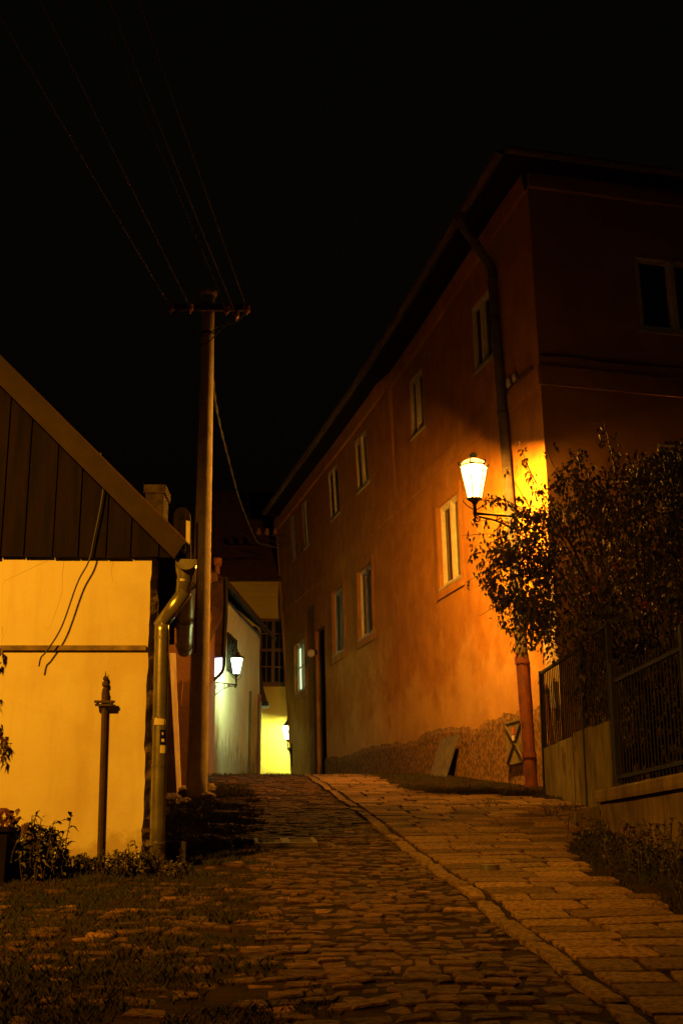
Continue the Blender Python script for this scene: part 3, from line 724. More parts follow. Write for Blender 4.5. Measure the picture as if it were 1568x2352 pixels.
fence = thing('garden_fence', 'dark iron bar fence of the garden behind the concrete wall', 'fence', (G1.x, G1.y, .8))
def HH(s, z, d=0): p = G1 + gd * (s + .12) + gnm * d; p.z = z; return p
ft, fb = gs(1500, 1515)[1], .98
f_ = MB()
for i in range(44): f_.tube([HH(.12 * i, fb - .1), HH(.12 * i, ft + .12)], .009, 6)
f_.build('bars', 'iron', fence)
for z in (fb, ft - .05):
    f_ = MB(); o = HH(-.1, z, -.02); f_.obox(o, gd * 5.4, gnm * .04, (0, 0, .045)); f_.build('rail', 'iron', fence)
for s in (0, 2.6, 5.2):
    f_ = MB(); o = HH(s - .04, .4, -.04); f_.obox(o, gd * .08, gnm * .08, (0, 0, ft - .2)); f_.build('post', 'iron', fence)

RW0 = Vector((2.72, 14.0, 0)); RW1 = RW0 + Vector((.077, -1, 0)) * 6.5; rd = (RW1 - RW0).normalized(); rn = Vector((-rd.y, rd.x, 0))
if rn.x < 0: rn = -rn       # into the garden
zr = vplane(1385, 1812, RW0, RW1).z
wall = thing('retaining_wall', 'low damp concrete retaining wall with a rounded cap at the right edge of the pavement', 'wall', (RW0.x, RW0.y, .3))
w_ = MB(); nseg = 26
for i in range(nseg):
    for j in range(6):
        def Q(i_, j_):
            p = RW0 + rd * 6.5 * i_ / nseg - rn * .02 * noise.noise(Vector((i_ * .5, j_ * .8, 4))); p.z = gz(p.y) - .2 + (zr - .14 - gz(p.y) + .2) * j_ / 6; return p
        w_.quad(Q(i, j), Q(i + 1, j), Q(i + 1, j + 1), Q(i, j + 1))
o = RW0 + Vector((0, 0, -.1)); w_.add([o + Vector((0, 0, 0)), o + rn * .3, o + rn * .3 + Vector((0, 0, zr - .04)), o + Vector((0, 0, zr - .04))], [(0, 1, 2, 3)])
w_.build('wall_face', 'wallconc', wall)
w_ = MB(); prof = [(-.05, -.135), (-.06, -.10), (-.055, -.03), (-.03, -.005), (.05, .0), (.34, .0), (.34, -.135)]
A = [RW0 - rd * .10 + rn * x + Vector((0, 0, zr + z)) for x, z in prof]
A0 = [RW0 - rd * .17 + rn * (x * .6 + .06) + Vector((0, 0, zr + z * .75 - .02)) for x, z in prof]
B = [RW0 + rd * 6.5 + rn * x + Vector((0, 0, zr + z)) for x, z in prof]; n = len(prof)
w_.add(A0 + A + B, [tuple(range(n))] + [(k * n + i, k * n + (i + 1) % n, (k + 1) * n + (i + 1) % n, (k + 1) * n + i) for k in range(2) for i in range(n)])
w_.build('cap', 'wallconc', wall)
st = MB(); p0 = at(1318, 1905, 14.3); p1 = at(1372, 1900, 14.15)
top1 = at(1368, 1852, 14.15).z; b0 = gz(14.2) - .1
def sx(px, Y): return at(px, 1900, Y).x
st.prism([Vector((sx(1316, 14.15), 14.1, b0)), Vector((sx(1322, 14.15), 14.1, b0 + .25)), Vector((sx(1342, 14.15), 14.1, top1 - .05)), Vector((sx(1366, 14.15), 14.1, top1)), Vector((sx(1376, 14.15), 14.1, top1)), Vector((sx(1376, 14.15), 14.1, b0))], (.03, .55, 0))
tag(st.build('stone_step', 'wallconc'), 'weathered concrete stub with a sloping shoulder at the end of the retaining wall', 'step')
sl_ = MB(); xs_ = [2.98, 4, 6, 9]; ys_ = [7.4 + .6 * i for i in range(22)]
pts_ = []
for y_ in ys_:
    for i, x_ in enumerate(xs_):
        xx = x_ if i else RW0.x + .077 * (14 - y_) + .25 if y_ < 14 else (3.2 if y_ < 16 else 3.15)
        pts_.append((xx, y_, (max(zr - .04, gz(y_) + .05) + .03 * noise.noise(Vector((x_, y_, 7)))) if y_ < 14.2 or i else gz(y_) - .0))
k = len(xs_); fs = [(j * k + i, j * k + i + 1, (j + 1) * k + i + 1, (j + 1) * k + i) for j in range(len(ys_) - 1) for i in range(k - 1)]
mb = MB(); mb.add(pts_, fs); tag(mb.build('garden_soil', 'soil', smooth=True), kind='structure')
lf = MB()
for _ in range(320):
    s = U(.0, 3); p = RW0 + rd * s + rn * U(.12, .42); p.z = zr + U(0, .04); leaf(lf, p, (U(-1, 1), U(-1, 1), U(-.2, .5)), U(.03, .06), U(.02, .04))
tag(lf.build('fallen_leaves', 'redleaf'), kind='stuff')

# ------------------------------------------------------------------ the big bush
bush = thing('rose_bush', 'big leafy bush spilling over the garden gate in front of the lantern', 'bush', (4.0, 17.2, 1.0))
br = MB(); lv = MB()
root = Vector((4.1, 17.3, .9))
def crown_pt():
    while True:
        q = Vector((U(-1, 1), U(-1, 1), U(-1, 1)))
        if q.length < 1: break
    return q
def leafcluster(c, n, rad, L=.085):
    b = U(.6, 1.35); tn = (b * U(.9, 1.25), b, b * .9)
    for _ in range(n):
        q = crown_pt() * rad; d = nrm(q + Vector((U(-.6, .6), U(-.6, .6), U(-1.0, .2))))
        leaf(lv, c + q, d, L * U(.6, 1.2), L * U(.45, .65), .3, tn)
def branch(path, r, clusters, n, rad):
    P = bez(path, 10); br.tube(P, [r * (1 - .8 * i / (len(P) - 1)) for i in range(len(P))], 5)
    for i in range(clusters):
        k = P[min(len(P) - 1, int(len(P) * (.25 + .75 * R() ** .7)))]
        leafcluster(k + crown_pt() * rad, n, .16)
# main mass: outline limits by row  (z, left x, right x) at depth about 17
ROWS = [(1.3, 3.35, 6.2), (2.0, 3.2, 6.4), (2.6, 3.0, 6.5), (3.0, 2.35, 6.5), (3.4, 1.95, 6.5), (3.8, 1.95, 6.5), (4.2, 2.05, 6.5), (4.5, 2.55, 6.4), (4.9, 2.75, 6.3), (5.2, 2.95, 6.2), (5.5, 3.2, 6.0)]
def rowlim(z):
    for (za, la, ra), (zb2, lb, rb2) in zip(ROWS, ROWS[1:]):
        if za <= z <= zb2:
            t_ = (z - za) / (zb2 - za); return la + (lb - la) * t_, ra + (rb2 - ra) * t_
    return None
cnt = 0
while cnt < 3100:
    z = U(1.3, 5.5); l, r_ = rowlim(z); x = U(l, r_); 
    yy = 17.3 + random.gauss(0, .5)
    if x < 3.0: yy = 17.9 + random.gauss(0, .35)
    nn = noise.noise(Vector((x * 1.6, z * 1.6, 5)))
    edge = min(x - l, (5.5 - z) * 1.2)
    if z < 2.6 and R() < .2: continue
    if edge < .45 and nn < .12 - edge * .6: continue
    if x < 2.9 and R() < .30: continue
    leafcluster(Vector((x, yy, z)), random.randint(6, 12), .15); cnt += 1
cnt = 0
while cnt < 400:
    px, py = U(1085, 1270), U(1165, 1450)
    if px < 1150 - (py - 1165) * .8 and py < 1230: continue
    if py > 1330 + (px - 1085) * .75: continue
    if noise.noise(Vector((px * .025, py * .025, 2))) < .25 - (px - 1085) / 260: continue
    leafcluster(at(px, py, U(17.2, 18.4)), random.randint(4, 9), .13, .08); cnt += 1
# shoots standing out of the crown
for (px, py, h, nc) in ((1385, 965, .9, 20), (1330, 1040, .6, 14), (1300, 1080, .5, 12), (1440, 1050, .5, 12), (1500, 1075, .45, 10), (1555, 1030, .7, 16), (1255, 1030, .55, 10), (1190, 1010, .7, 6), (1165, 1080, .6, 5), (1200, 1060, .6, 8), (1225, 1120, .5, 12)):
    tip = at(px, py, 17.2 if px > 1250 else 18.2); base = tip + Vector((U(.1, .4), U(-.1, .1), -h))
    P = bez([base, base.lerp(tip, .5) + crown_pt() * .08, tip], 8); br.tube(P, [.012 * (1 - .7 * i / (len(P) - 1)) for i in range(len(P))], 4)
    for k in range(nc): leafcluster(P[int(R() * (len(P) - 1))] + crown_pt() * (.06 + .10 * (px > 1250)), random.randint(2, 6), .07, .08)
# long arching twigs to the left, in front of the wall
for (px, py, y0, nc) in ((1066, 1340, 1290, 12), (1080, 1150, 1200, 10), (1110, 1145, 1200, 10), (1062, 1230, 1270, 9), (1078, 1275, 1290, 12), (1100, 1415, 1390, 4), (1175, 1440, 1380, 14), (1130, 1395, 1360, 10), (1080, 1200, 1230, 10), (1120, 1310, 1310, 14), (1160, 1160, 1210, 10)):
    tip = at(px, py, 18.3); base = at(1235, y0, 17.8)
    P = bez([base, base.lerp(tip, .55) + Vector((0, 0, .12)), tip], 10); br.tube(P, [.010 * (1 - .7 * i / (len(P) - 1)) for i in range(len(P))], 4)
    for k in range(nc):
        t_ = R() ** .8; leafcluster(P[int(t_ * (len(P) - 1))] + crown_pt() * .06, random.randint(3, 6), .07, .075)
for _ in range(46):
    tip = Vector((U(2.6, 6), 17.2 + U(-.6, .6), U(2.4, 5.2))); mid = root.lerp(tip, .5) + Vector((0, 0, .5)); P = bez([root + Vector((U(-.4, .6), U(-.3, .3), 0)), mid, tip], 8)
    br.tube(P, [.022 * (1 - .8 * i / (len(P) - 1)) for i in range(len(P))], 5)
br.build('stem', 'twig', bush); lv.build('foliage', 'leaf', bush)
fl_ = MB()
for (px, py) in ((1363, 1353), (1410, 1300), (1480, 1390)):
    c = at(px, py, 15.9)
    for k in range(9): leaf(fl_, c, (math.cos(k * .7), -.3, math.sin(k * .7)), .06, .05, 0)
fl_.build('blossom', 'flower', bush)

# ------------------------------------------------------------------ flowering weeds at the retaining wall
def weed(name, label, cat, x, y, n, h, spread, lsize, mat='leaf', flowers=0, group=None):
    z = gn(x, y); t = thing(name, label, cat, (x, y, z), group)
    s_ = MB(); l_ = MB(); f_ = MB()
    for i in range(n):
        a = U(0, 6.28); hh = h * U(.5, 1.1); bx = x + random.gauss(0, spread * .5); by = y + random.gauss(0, spread * .5)
        tip = Vector((bx + math.cos(a) * spread * U(0, .7), by + math.sin(a) * spread * U(0, .7), z + hh))
        P = bez([Vector((bx, by, z - .03)), Vector((bx, by, z)).lerp(tip, .55) + Vector((0, 0, hh * .1)), tip], 5)
        s_.tube(P, .004, 4)
        for k in range(int(5 + hh / lsize * .9)):
            p = P[min(len(P) - 1, int(len(P) * U(.15, 1)))]; b = U(.7, 1.2)
            leaf(l_, p, (U(-1, 1), U(-1, 1), U(-.2, .8)), lsize * U(.7, 1.3), lsize * U(.3, .5), .3, (b, b, b))
        if R() < flowers:
            for k in range(7): leaf(f_, tip, (math.cos(k * .9), math.sin(k * .9), .4), .028, .026, 0)
    s_.build('stem', 'twig', t); l_.build('foliage', mat, t)
    if f_.v: f_.build('blossom', 'flower', t)
    return t
for k, (x, y, n, h) in enumerate(((2.45, 13.1, 14, .22), (2.6, 12.2, 14, .25), (2.4, 11.4, 16, .26), (2.65, 10.9, 16, .34), (2.35, 10.3, 16, .30), (2.65, 9.8, 20, .42), (2.4, 9.2, 16, .34), (2.65, 8.7, 18, .45))):
    weed('flowering_weed', 'bushy weed with small orange flowers growing along the foot of the concrete wall', 'weed', x, y, n, h, .3, .055, flowers=.45, group='flowering weeds at the concrete wall')
for k, (x, y) in enumerate(((2.45, 15.6), (2.75, 16.4), (1.9, 16.9), (2.3, 18.8), (1.6, 19.3), (2.9, 14.9))):
    weed('pavement_weed', 'low weed tuft sprouting from the joints of the pavement by the gate', 'weed', x, y, 9, .10, .14, .035, group='weed tufts on the pavement')

# ------------------------------------------------------------------ cream house on the left
YW = 10.55
def LW(px, py, d=0): return at(px, py, YW - d)
lh = thing('cream_house', 'cream plastered house with a dark boarded gable at the left edge', 'house', (-2.6, YW, -.05))
zt_ = LW(200, 1281).z; xr_ = LW(338, 1500).x; zbm = -.35; XL = -7.0
w_ = MB(); n = 40; pts_ = []
def edge(z): return xr_ + .008 + .012 * noise.noise(Vector((0, 3, z * 6))) + .012 * noise.noise(Vector((5, 3, z * 17))) + .012 * (z < .85)
SD = Vector((-.13, 1, 0))      # direction of the side wall
zs = [zbm + (zt_ - zbm) * i / n for i in range(n + 1)]
xsw = [XL, -4, -3, -2.4, -2.0, -1.75]
for i in range(n):
    for a, b in zip(xsw, xsw[1:]): w_.quad((a, YW, zs[i]), (b, YW, zs[i]), (b, YW, zs[i + 1]), (a, YW, zs[i + 1]))
    w_.quad((-1.75, YW, zs[i]), (edge(zs[i]), YW, zs[i]), (edge(zs[i + 1]), YW, zs[i + 1]), (-1.75, YW, zs[i + 1]))
w_.build('wall', 'white', lh)
w_ = MB()
for i in range(n):
    a, b = edge(zs[i]), edge(zs[i + 1])
    r1, r2 = .05 * noise.noise(Vector((1, 1, zs[i] * 5))), .05 * noise.noise(Vector((1, 1, zs[i + 1] * 5)))
    w_.quad((a, YW, zs[i]), (a + .045 + r1, YW + .10, zs[i]), (b + .045 + r2, YW + .10, zs[i + 1]), (b, YW, zs[i + 1]))
    w_.quad((a + .045 + r1, YW + .10, zs[i]), (a - .6, YW + 4.6, zs[i]), (b - .6, YW + 4.6, zs[i + 1]), (b + .045 + r2, YW + .10, zs[i + 1]))
w_.quad((-2.1, YW + 4.6, zbm), (XL, YW + 4.6, zbm), (XL, YW + 4.6, zt_), (-2.1, YW + 4.6, zt_))
w_.build('side_wall', 'roughstone', lh)
for pts_ in ([(112, 1283), (108, 1290), (92, 1297), (40, 1320), (10, 1335), (4, 1352), (6, 1380), (0, 1410)], [(147, 1284), (146, 1320), (143, 1360), (128, 1405), (118, 1440), (100, 1455), (105, 1475), (92, 1490)], [(5, 1440), (8, 1465), (2, 1480)], [(262, 1284), (258, 1310), (262, 1345)]):
    w_ = MB(); P = [at(a + U(-2, 2), b, YW + .001) for a, b in pts_]; w_.tube(P, [.0022 * (1 - .6 * k / len(P)) for k in range(len(P))], 4); w_.build('crack', 'crackm', lh)
zc = LW(200, 1489).z
w_ = MB(); w_.box((XL, YW - .028, zc - .020), (edge(zc) - .015, YW - .003, zc + .020)); w_.build('string_course', 'roughstone', lh)
# gable boards
slope = lambda px: 885 + 1.0 * px            # lower edge of the bargeboard in photo rows
bdz = .045
be = [-640, -560, -470, -380, -290, -215, -140, -70, 1.5, 55, 121, 180, 244, 300, 365, 418]
gb = MB()
for a, b in zip(be, be[1:]):
    xa, xb = LW(a, 1281, bdz).x + .006, LW(b, 1281, bdz).x - .006
    def zz_(px): return min(LW(px, slope(px), bdz).z, LW(-px - 520, slope(-px - 520), bdz).z if px < -260 else 99) + .05
    o_ = U(0, .008); lo1 = zt_ + U(-.012, .012)
    gb.prism([Vector((xa, YW - bdz - o_, lo1)), Vector((xb, YW - bdz - o_, lo1)), Vector((xb, YW - bdz - o_, max(lo1 + .02, zz_(b)))), Vector((xa, YW - bdz - o_, max(lo1 + .02, zz_(a))))], (0, .03, 0))
gb.quad((XL, YW - .008, zt_ + .01), (LW(425, 1281).x, YW - .008, zt_ + .01), (LW(425, 1281).x, YW - .008, zt_ + .05), (LW(-260, 700).x, YW - .008, LW(-260, 640).z))
gb.build('gable_boards', 'wood', lh)
# bargeboard and roof slab
YB = YW - .28
def BP(px, py, Y=YB): return at(px, py, Y)
bb = MB()
bb.prism([BP(-262, 552), BP(0, 814), BP(426, 1243), BP(400, 1283), BP(0, 883), BP(-262, 620)], (0, .035, 0))
bb.build('bargeboard', 'barge', lh)
bb = MB(); bb.prism([BP(-262, 620), BP(-262, 552), BP(-790, 1080), BP(-790, 1148)], (0, .035, 0)); bb.build('bargeboard', 'barge', lh)
rs_ = MB(); d_ = Vector((-.5, 5.0, .05))
up_ = Vector((0, 0, .07))
a0, a1 = BP(-262, 560, YB + .04), BP(426, 1246, YB + .04)
rs_.prism([a0 - up_, a1 - up_, a1 + up_ * .4, a0 + up_ * .4], d_)
a2 = BP(-790, 1090, YB + .04); rs_.prism([a2 - up_, a0 - up_, a0 + up_ * .4, a2 + up_ * .4], d_)
rs_.build('roof', 'rooftile', lh)
# dark soffit under the eave
so = MB(); zso = zt_ - .004; xe = LW(402, 1283).x
so.add([Vector((xr_ + .05, YW - .03, zso)), Vector((xe, YW - .03, zso)), Vector((xe - .55, YW + 4.4, zso)), Vector((xr_ - .5, YW + 4.4, zso)),
        Vector((xr_ + .05, YW - .03, zso + .03)), Vector((xe, YW - .03, zso + .03)), Vector((xe - .55, YW + 4.4, zso + .03)), Vector((xr_ - .5, YW + 4.4, zso + .03))],
       [(0, 3, 2, 1), (4, 5, 6, 7), (0, 1, 5, 4), (1, 2, 6, 5), (2, 3, 7, 6), (3, 0, 4, 7)])
so.build('soffit', 'wood', lh)
# rounded rafter end with a hole and a metal strap
def RP(px, py): return at(px, py, YW - .06)
pts_ = [RP(400, 1283), RP(399, 1195)] + [RP(418 - 19 * math.cos(a), 1185 - 20 * math.sin(a)) for a in [math.pi * k / 8 for k in range(9)]] + [RP(438, 1283)]
rf = MB(); rf.prism(pts_, (0, .06, 0)); rfo = rf.build('rafter_end', 'wood', lh)
rf = MB(); rf.prism([RP(427, 1282) + Vector((0, -.008, 0)), RP(436, 1282) + Vector((0, -.008, 0)), RP(437, 1198) + Vector((0, -.008, 0)), RP(428, 1196) + Vector((0, -.008, 0))], (0, .006, 0)); rf.build('strap', 'sticker', rfo)
rf = MB(); c = RP(415, 1186); rf.tube([c + Vector((0, -.006, 0)), c + Vector((0, .01, 0))], .028, 12); rf.build('hole', 'black', rfo)
# gutter and downpipe
ga = at(428, 1284, YW - .22); gbp = at(424, 1492, 15.0)
gut = gutter([ga, gbp], .088, 'zinc', lh, 1.7)
x0 = at(365, 1700, YW + .02).x
P = [at(427, 1306, YW - .1), at(420, 1365, YW - .1), at(372, 1432, YW - .02), at(372, 1450, YW - .02), at(367, 1700, YW - .02), at(362, 1900, YW - .02), at(361, 1992, YW - .02)]
dp = MB(); dp.tube([P[0] + Vector((0, 0, .03)), P[0] - Vector((0, 0, .02)), P[0].lerp(P[1], .35), P[1]], [.088, .084, .062, .060], 24); dp.tube([P[1] + (P[1] - P[2]) * .12, P[2] - (P[1] - P[2]) * .12], .0585, 24); dp.tube(P[2:3] + P[3:], .060, 24)
dwn = dp.build('downpipe', 'zinc', lh, smooth=True)
for k, (a, b, t_) in enumerate(((P[0], P[1], .5), (P[3], P[4], .06), (P[3], P[4], .8), (P[4], P[5], .3), (P[5], P[6], .4))):
    c = a.lerp(b, t_); d = nrm(b - a); dp = MB(); dp.tube([c - d * .010, c + d * .010], .0635, 20); dp.build('pipe_ring', 'zinc', dwn)
def curved(mb, px0, px1, py0, py1, r):
    c = at(367, (py0 + py1) / 2, YW - .02); z0, z1 = at(367, py1, YW - .07).z, at(367, py0, YW - .07).z
    f0, f1 = (px0 - 367) / 17.5, (px1 - 367) / 17.5; n_ = 6
    for i in range(n_):
        a0, a1 = math.asin(max(-1, min(1, f0 + (f1 - f0) * i / n_))), math.asin(max(-1, min(1, f0 + (f1 - f0) * (i + 1) / n_)))
        mb.quad(*[(c.x + r * math.sin(a), c.y - r * math.cos(a), z) for a, z in ((a0, z0), (a1, z0), (a1, z1), (a0, z1))])
s_ = MB(); curved(s_, 357, 382, 1649, 1665, .0628); curved(s_, 370, 381, 1712, 1730, .0628); s_.build('sticker', 'sticker', dwn)
s_ = MB(); curved(s_, 370, 381, 1676, 1710, .0631); s_.build('sticker', 'black', dwn)
s_ = MB(); curved(s_, 373, 379, 1697, 1704, .0640); curved(s_, 374, 377, 1682, 1688, .0640); s_.build('sticker', 'sticker', dwn)
bk = MB(); c = at(340, 1909, YW - .03); bk.box((c.x - .05, c.y - .02, c.z - .01), (c.x + .07, c.y + .02, c.z + .02)); bk.build('pipe_hook', 'rust', dwn)
# chimney behind the roof
c = at(362, 1150, 14.5); chm = MB(); chm.box((c.x - .11, 14.3, 2.6), (c.x + .10, 14.7, c.z + .03)); chm.box((c.x - .13, 14.28, c.z + .031), (c.x + .12, 14.72, c.z + .13)); chm.build('chimney', 'roughstone', lh)
# cables hanging down the gable
def hangcable(pts, Y, label):
    mb = MB(); P = bez([at(a, b, Y) for a, b in pts], 8); mb.tube(P, .0075, 6)
    tag(mb.build('hanging_cable', 'cable'), label, 'cable')
hangcable([(232, 1040), (238, 1120), (216, 1240), (204, 1290), (178, 1340), (142, 1440), (108, 1495), (95, 1510), (90, 1531)], YW - .09, 'loose dark cable end dangling in front of the cream wall')
# old steel post with a clamp in front of the wall
pb = at(229, 1998, YW - .035)
post = thing('steel_post', 'rusty steel post with a clamp near its top in front of the cream wall', 'post', (pb.x, pb.y, pb.z))
ptp = at(241, 1590, YW - .035)
p_ = MB(); p_.tube([pb - Vector((0, 0, .1)), pb.lerp(ptp, .97)], .023, 6); p_.tube([pb.lerp(ptp, .9), ptp], .027, 6); p_.build('shaft', 'rust', post)
p_ = MB(); c = at(240, 1616, YW - .05)
p_.box((c.x - .07, c.y - .03, c.z - .022), (c.x + .075, c.y + .0, c.z - .006)); p_.box((c.x - .075, c.y - .035, c.z + .004), (c.x + .085, c.y - .0, c.z + .022))
p_.tube([c + Vector((-.055, -.045, .008)), c + Vector((-.055, .02, .008))], .012, 6); p_.tube([c + Vector((.06, -.045, .008)), c + Vector((.06, .02, .008))], .012, 6); p_.build('clamp', 'rust', post)
p_ = MB(); p_.lathe(ptp, [(.02, -.01), (.022, .02), (.012, .04), (.026, .055), (.024, .08), (.01, .09), (.02, .105), (.018, .12), (.006, .135), (.002, .17)], 8); p_.build('finial', 'rust', post)
# little box by the downpipe, planter at the left edge
bx = MB(); c = at(402, 1962, YW + .25); zz = gz(YW + .25)
bx.box((c.x - .065, c.y - .05, zz - .1), (c.x + .04, c.y + .2, at(402, 1934, YW + .25).z)); bxo = bx.build('utility_box', 'iron'); tag(bxo, 'small dark box standing beside the zinc downpipe', 'box')
bx = MB(); bx.box((c.x + .041, c.y - .055, zz - .1), (c.x + .062, c.y + .2, at(402, 1932, YW + .25).z)); bx.box((c.x - .065, c.y - .055, at(402, 1934, YW + .25).z), (c.x + .041, c.y + .2, at(402, 1932, YW + .25).z)); bx.build('frame', 'stone', bxo)
fb_ = MB(); c = at(366, 1998, YW - .1); fb_.box((c.x - .02, c.y - .1, gz(YW) - .1), (c.x + .11, c.y + .12, gz(YW) + .045)); tag(fb_.build('gully_stone', 'stone'), 'rough stone block under the foot of the zinc downpipe', 'stone')
c = at(10, 1905, YW - .5)
plr = thing('wooden_planter', 'dark wooden planter with drooping red leaves at the left edge', 'planter', (c.x, c.y, gz(c.y)))
p_ = MB(); p_.box((c.x - .5, c.y - .2, gz(c.y) - .1), (c.x + .075, c.y + .2, at(10, 1912, YW - .5).z)); p_.box((c.x - .52, c.y - .22, at(10, 1912, YW - .5).z + .001), (c.x + .09, c.y + .22, at(10, 1900, YW - .5).z)); p_.build('box', 'wood', plr)
p_ = MB()
for _ in range(120):
    p = Vector((c.x + U(-.35, .10), c.y + U(-.15, .15), at(10, 1895, YW - .5).z + U(-.02, .13))); leaf(p_, p, (U(-1, 1), U(-1, .4), U(-.9, .3)), U(.05, .09), U(.04, .06), .5)
for (px, py) in ((70, 1910), (62, 1900), (78, 1920)):
    for _ in range(6): leaf(p_, at(px - 5, py - 8, YW - .5), (U(-.4, .8), U(-1, .4), U(-1, .1)), .07, .05, .5)
p_.build('foliage', 'redleaf', plr)
cl = thing('climbing_plant', 'dark leaves of a climbing plant hanging in at the left edge', 'plant', at(-40, 1990, YW - .07))
p_ = MB(); s_ = MB(); s_.tube(bez([at(-40, 1990, YW - .07), at(-30, 1700, YW - .07), at(-20, 1480, YW - .07)], 8), .012, 5); s_.build('stem', 'twig', cl)
for (px, py, n) in ((2, 1495, 5), (-4, 1515, 4), (4, 1690, 12), (10, 1705, 8), (2, 1720, 9), (6, 1740, 6), (-10, 1600, 12), (-12, 1650, 12)):
    for _ in range(n): leaf(p_, at(px + U(-8, 5), py + U(-14, 8), YW - .07), (U(-.6, .7), U(-.6, .3), U(-1, 0)), U(.04, .065), U(.025, .04), .4)
p_.build('foliage', 'redleaf', cl)
# plants along the foot of the wall
for k, (px, n, h, ls) in enumerate(((40, 24, .36, .085), (85, 46, .42, .09), (115, 28, .27, .08))):
    c = at(px, 1990, YW - .45)
    weed('leafy_shrub', ['small leafy shrub beside the wooden planter', 'tallest pointed shrub against the foot of the cream wall', 'lower leafy shrub at the right of the tallest one'][k], 'shrub', c.x, c.y, n, h, .15, ls)
for px, n, h in ((150, 26, .20), (180, 26, .19), (215, 26, .20), (250, 22, .22), (285, 24, .24), (310, 26, .20), (332, 20, .34), (350, 14, .30), (392, 14, .16), (420, 14, .14)):
    c = at(px, 1990, YW - U(.15, .4))
    weed('wall_weed', 'thin weeds along the foot of the cream wall', 'weed', c.x, c.y, n, h * .72, .13, .05, group='weeds along the cream wall')
for x, y, n, h in ((-1.35, 12.2, 14, .14), (-1.5, 13.2, 12, .12), (-1.65, 15.2, 14, .13), (-1.95, 16.6, 14, .14)):
    weed('verge_weed', 'weeds on the verge between the cream house and the concrete pole', 'weed', x, y, n, h, .35, .045, group='weeds on the left verge')

# ------------------------------------------------------------------ concrete pole and wires
YP = 18.4
pb = at(452, 1832, YP); ptp = at(480, 678, YP)
pole = thing('utility_pole', 'tall tapered concrete pole carrying overhead wires', 'utility pole', (pb.x, pb.y, gz(YP)))
p_ = MB(); nn_ = 14
P = [(pb - Vector((0, 0, .2))).lerp(ptp, i / nn_) for i in range(nn_ + 1)]
p_.tube(P, [.150 - .062 * i / nn_ for i in range(nn_ + 1)], 20); p_.build('shaft', 'concrete', pole, smooth=True)
p_ = MB(); p_.lathe(ptp - Vector((0, 0, .02)), [(.10, 0), (.125, .02), (.128, .07), (.10, .11), (.05, .125)], 18); p_.build('cap', 'concrete', pole, smooth=True)
for z in (.14, .62): p_ = MB(); p_.tube([ptp - Vector((0, 0, z)), ptp - Vector((0, 0, z + .04))], .10, 18); p_.build('band', 'rust', pole)
ca, cb = at(386, 708, YP - .13), at(572, 709, YP - .13)
p_ = MB(); p_.box((ca.x, YP - .17, ca.z - .045), (cb.x, YP - .11, ca.z + .045)); p_.box((ca.x, YP - .172, ca.z + .046), (cb.x, YP - .10, ca.z + .056)); p_.build('crossarm', 'rust', pole)
ins0 = None; INS = []
for (px, py) in ((392, 706), (437, 706), (520, 709), (542, 722), (567, 709)):
    c = at(px, py, YP - .20); INS.append(c)
    rel = c - pole.location
    if ins0 is None:
        p_ = MB(); p_.lathe(Vector((0, 0, 0)) + pole.location, [(.018, -.10), (.022, -.06), (.052, -.055), (.058, -.015), (.035, 0), (.055, .012), (.05, .05), (.028, .062), (.02, .075)], 12)
        ins0 = p_.build('insulator', 'brownporc', pole, smooth=True); ins0.location = rel
    else: copy_part(ins0, pole, rel)
p_ = MB()
p_.tube(bez([at(455, 793, YP - .12), at(478, 786, YP - .14), at(500, 765, YP - .13), at(520, 745, YP - .15), at(542, 726, YP - .2)], 5), .010, 5)
p_.tube(bez([at(437, 760, YP - .15), at(452, 773, YP - .14), at(478, 770, YP - .14), at(500, 750, YP - .13), at(540, 740, YP - .15), at(567, 715, YP - .2)], 5), .009, 5)
p_.build('jumper_cable', 'cable', pole)
p_ = MB(); p_.tube([at(449, 1500, YP - .14), at(452, 1200, YP - .14)], .012, 5); p_.build('earth_strip', 'rust', pole)
ENDS = [((0, 38), 'first'), ((92, 0), ''), ((336, 0), ''), ((373, 0), ''), ((474, 0), '')]
ENDS = [(0, 38), (92, 0), (222, 0), (250, 0), (318, 0)]
words_ = ['leftmost of the overhead wires running from the concrete pole', 'second overhead wire from the left at the concrete pole', 'middle overhead wire ending right of the concrete pole top', 'overhead wire ending at the lowest insulator of the pole', 'rightmost of the overhead wires running from the concrete pole']
for c, (ex, ey), wl in zip(INS, ENDS, words_):
    r = ray(ex, ey); Yk = (c.z + .25) / r[2]; e = Vector(r) * Yk
    d = e - c; P = []
    for i in range(31):
        t_ = i / 30 * 3.2; P.append(c + d * t_ + Vector((0, 0, .045 * t_ * (t_ - 1) * 1.0)))
    mb = MB(); mb.tube(P, .0062, 6); tag(mb.build('overhead_wire', 'wire'), wl, 'wire', 'overhead wires on the pole')
# twisted service cable to the far corner of the salmon house
path = [((487, 850), 18.6), ((500, 950), 20.5), ((524, 1050), 24), ((548, 1140), 28), ((568, 1195), 31), ((590, 1243), 34), ((608, 1251), 35), ((628, 1256), 36), ((653, 1262), 36.8)]
P = bez([at(a, b, Y) for (a, b), Y in path], 12); mb = MB()
for ph in (0, math.pi):
    mb.tube([p + Vector((math.cos(i * .9 + ph), 0, math.sin(i * .9 + ph))) * .012 for i, p in enumerate(P)], .0085, 5)
tag(mb.build('service_cable', 'alu'), 'twisted cable sagging from the concrete pole to the far house corner', 'cable')
ibk = thing('insulator_rack', 'row of three small insulators on an iron bar before the dark roof', 'insulator rack', at(653, 1235, 36.8))
mb = MB(); mb.tube([at(655, 1231, 36.9), at(590, 1229, 36.6)], .018, 6); mb.tube(bez([at(612, 1238, 36.6), at(634, 1246, 36.7), at(654, 1252, 36.9)], 5), .016, 5); mb.build('bar', 'rust', ibk)
i0 = None
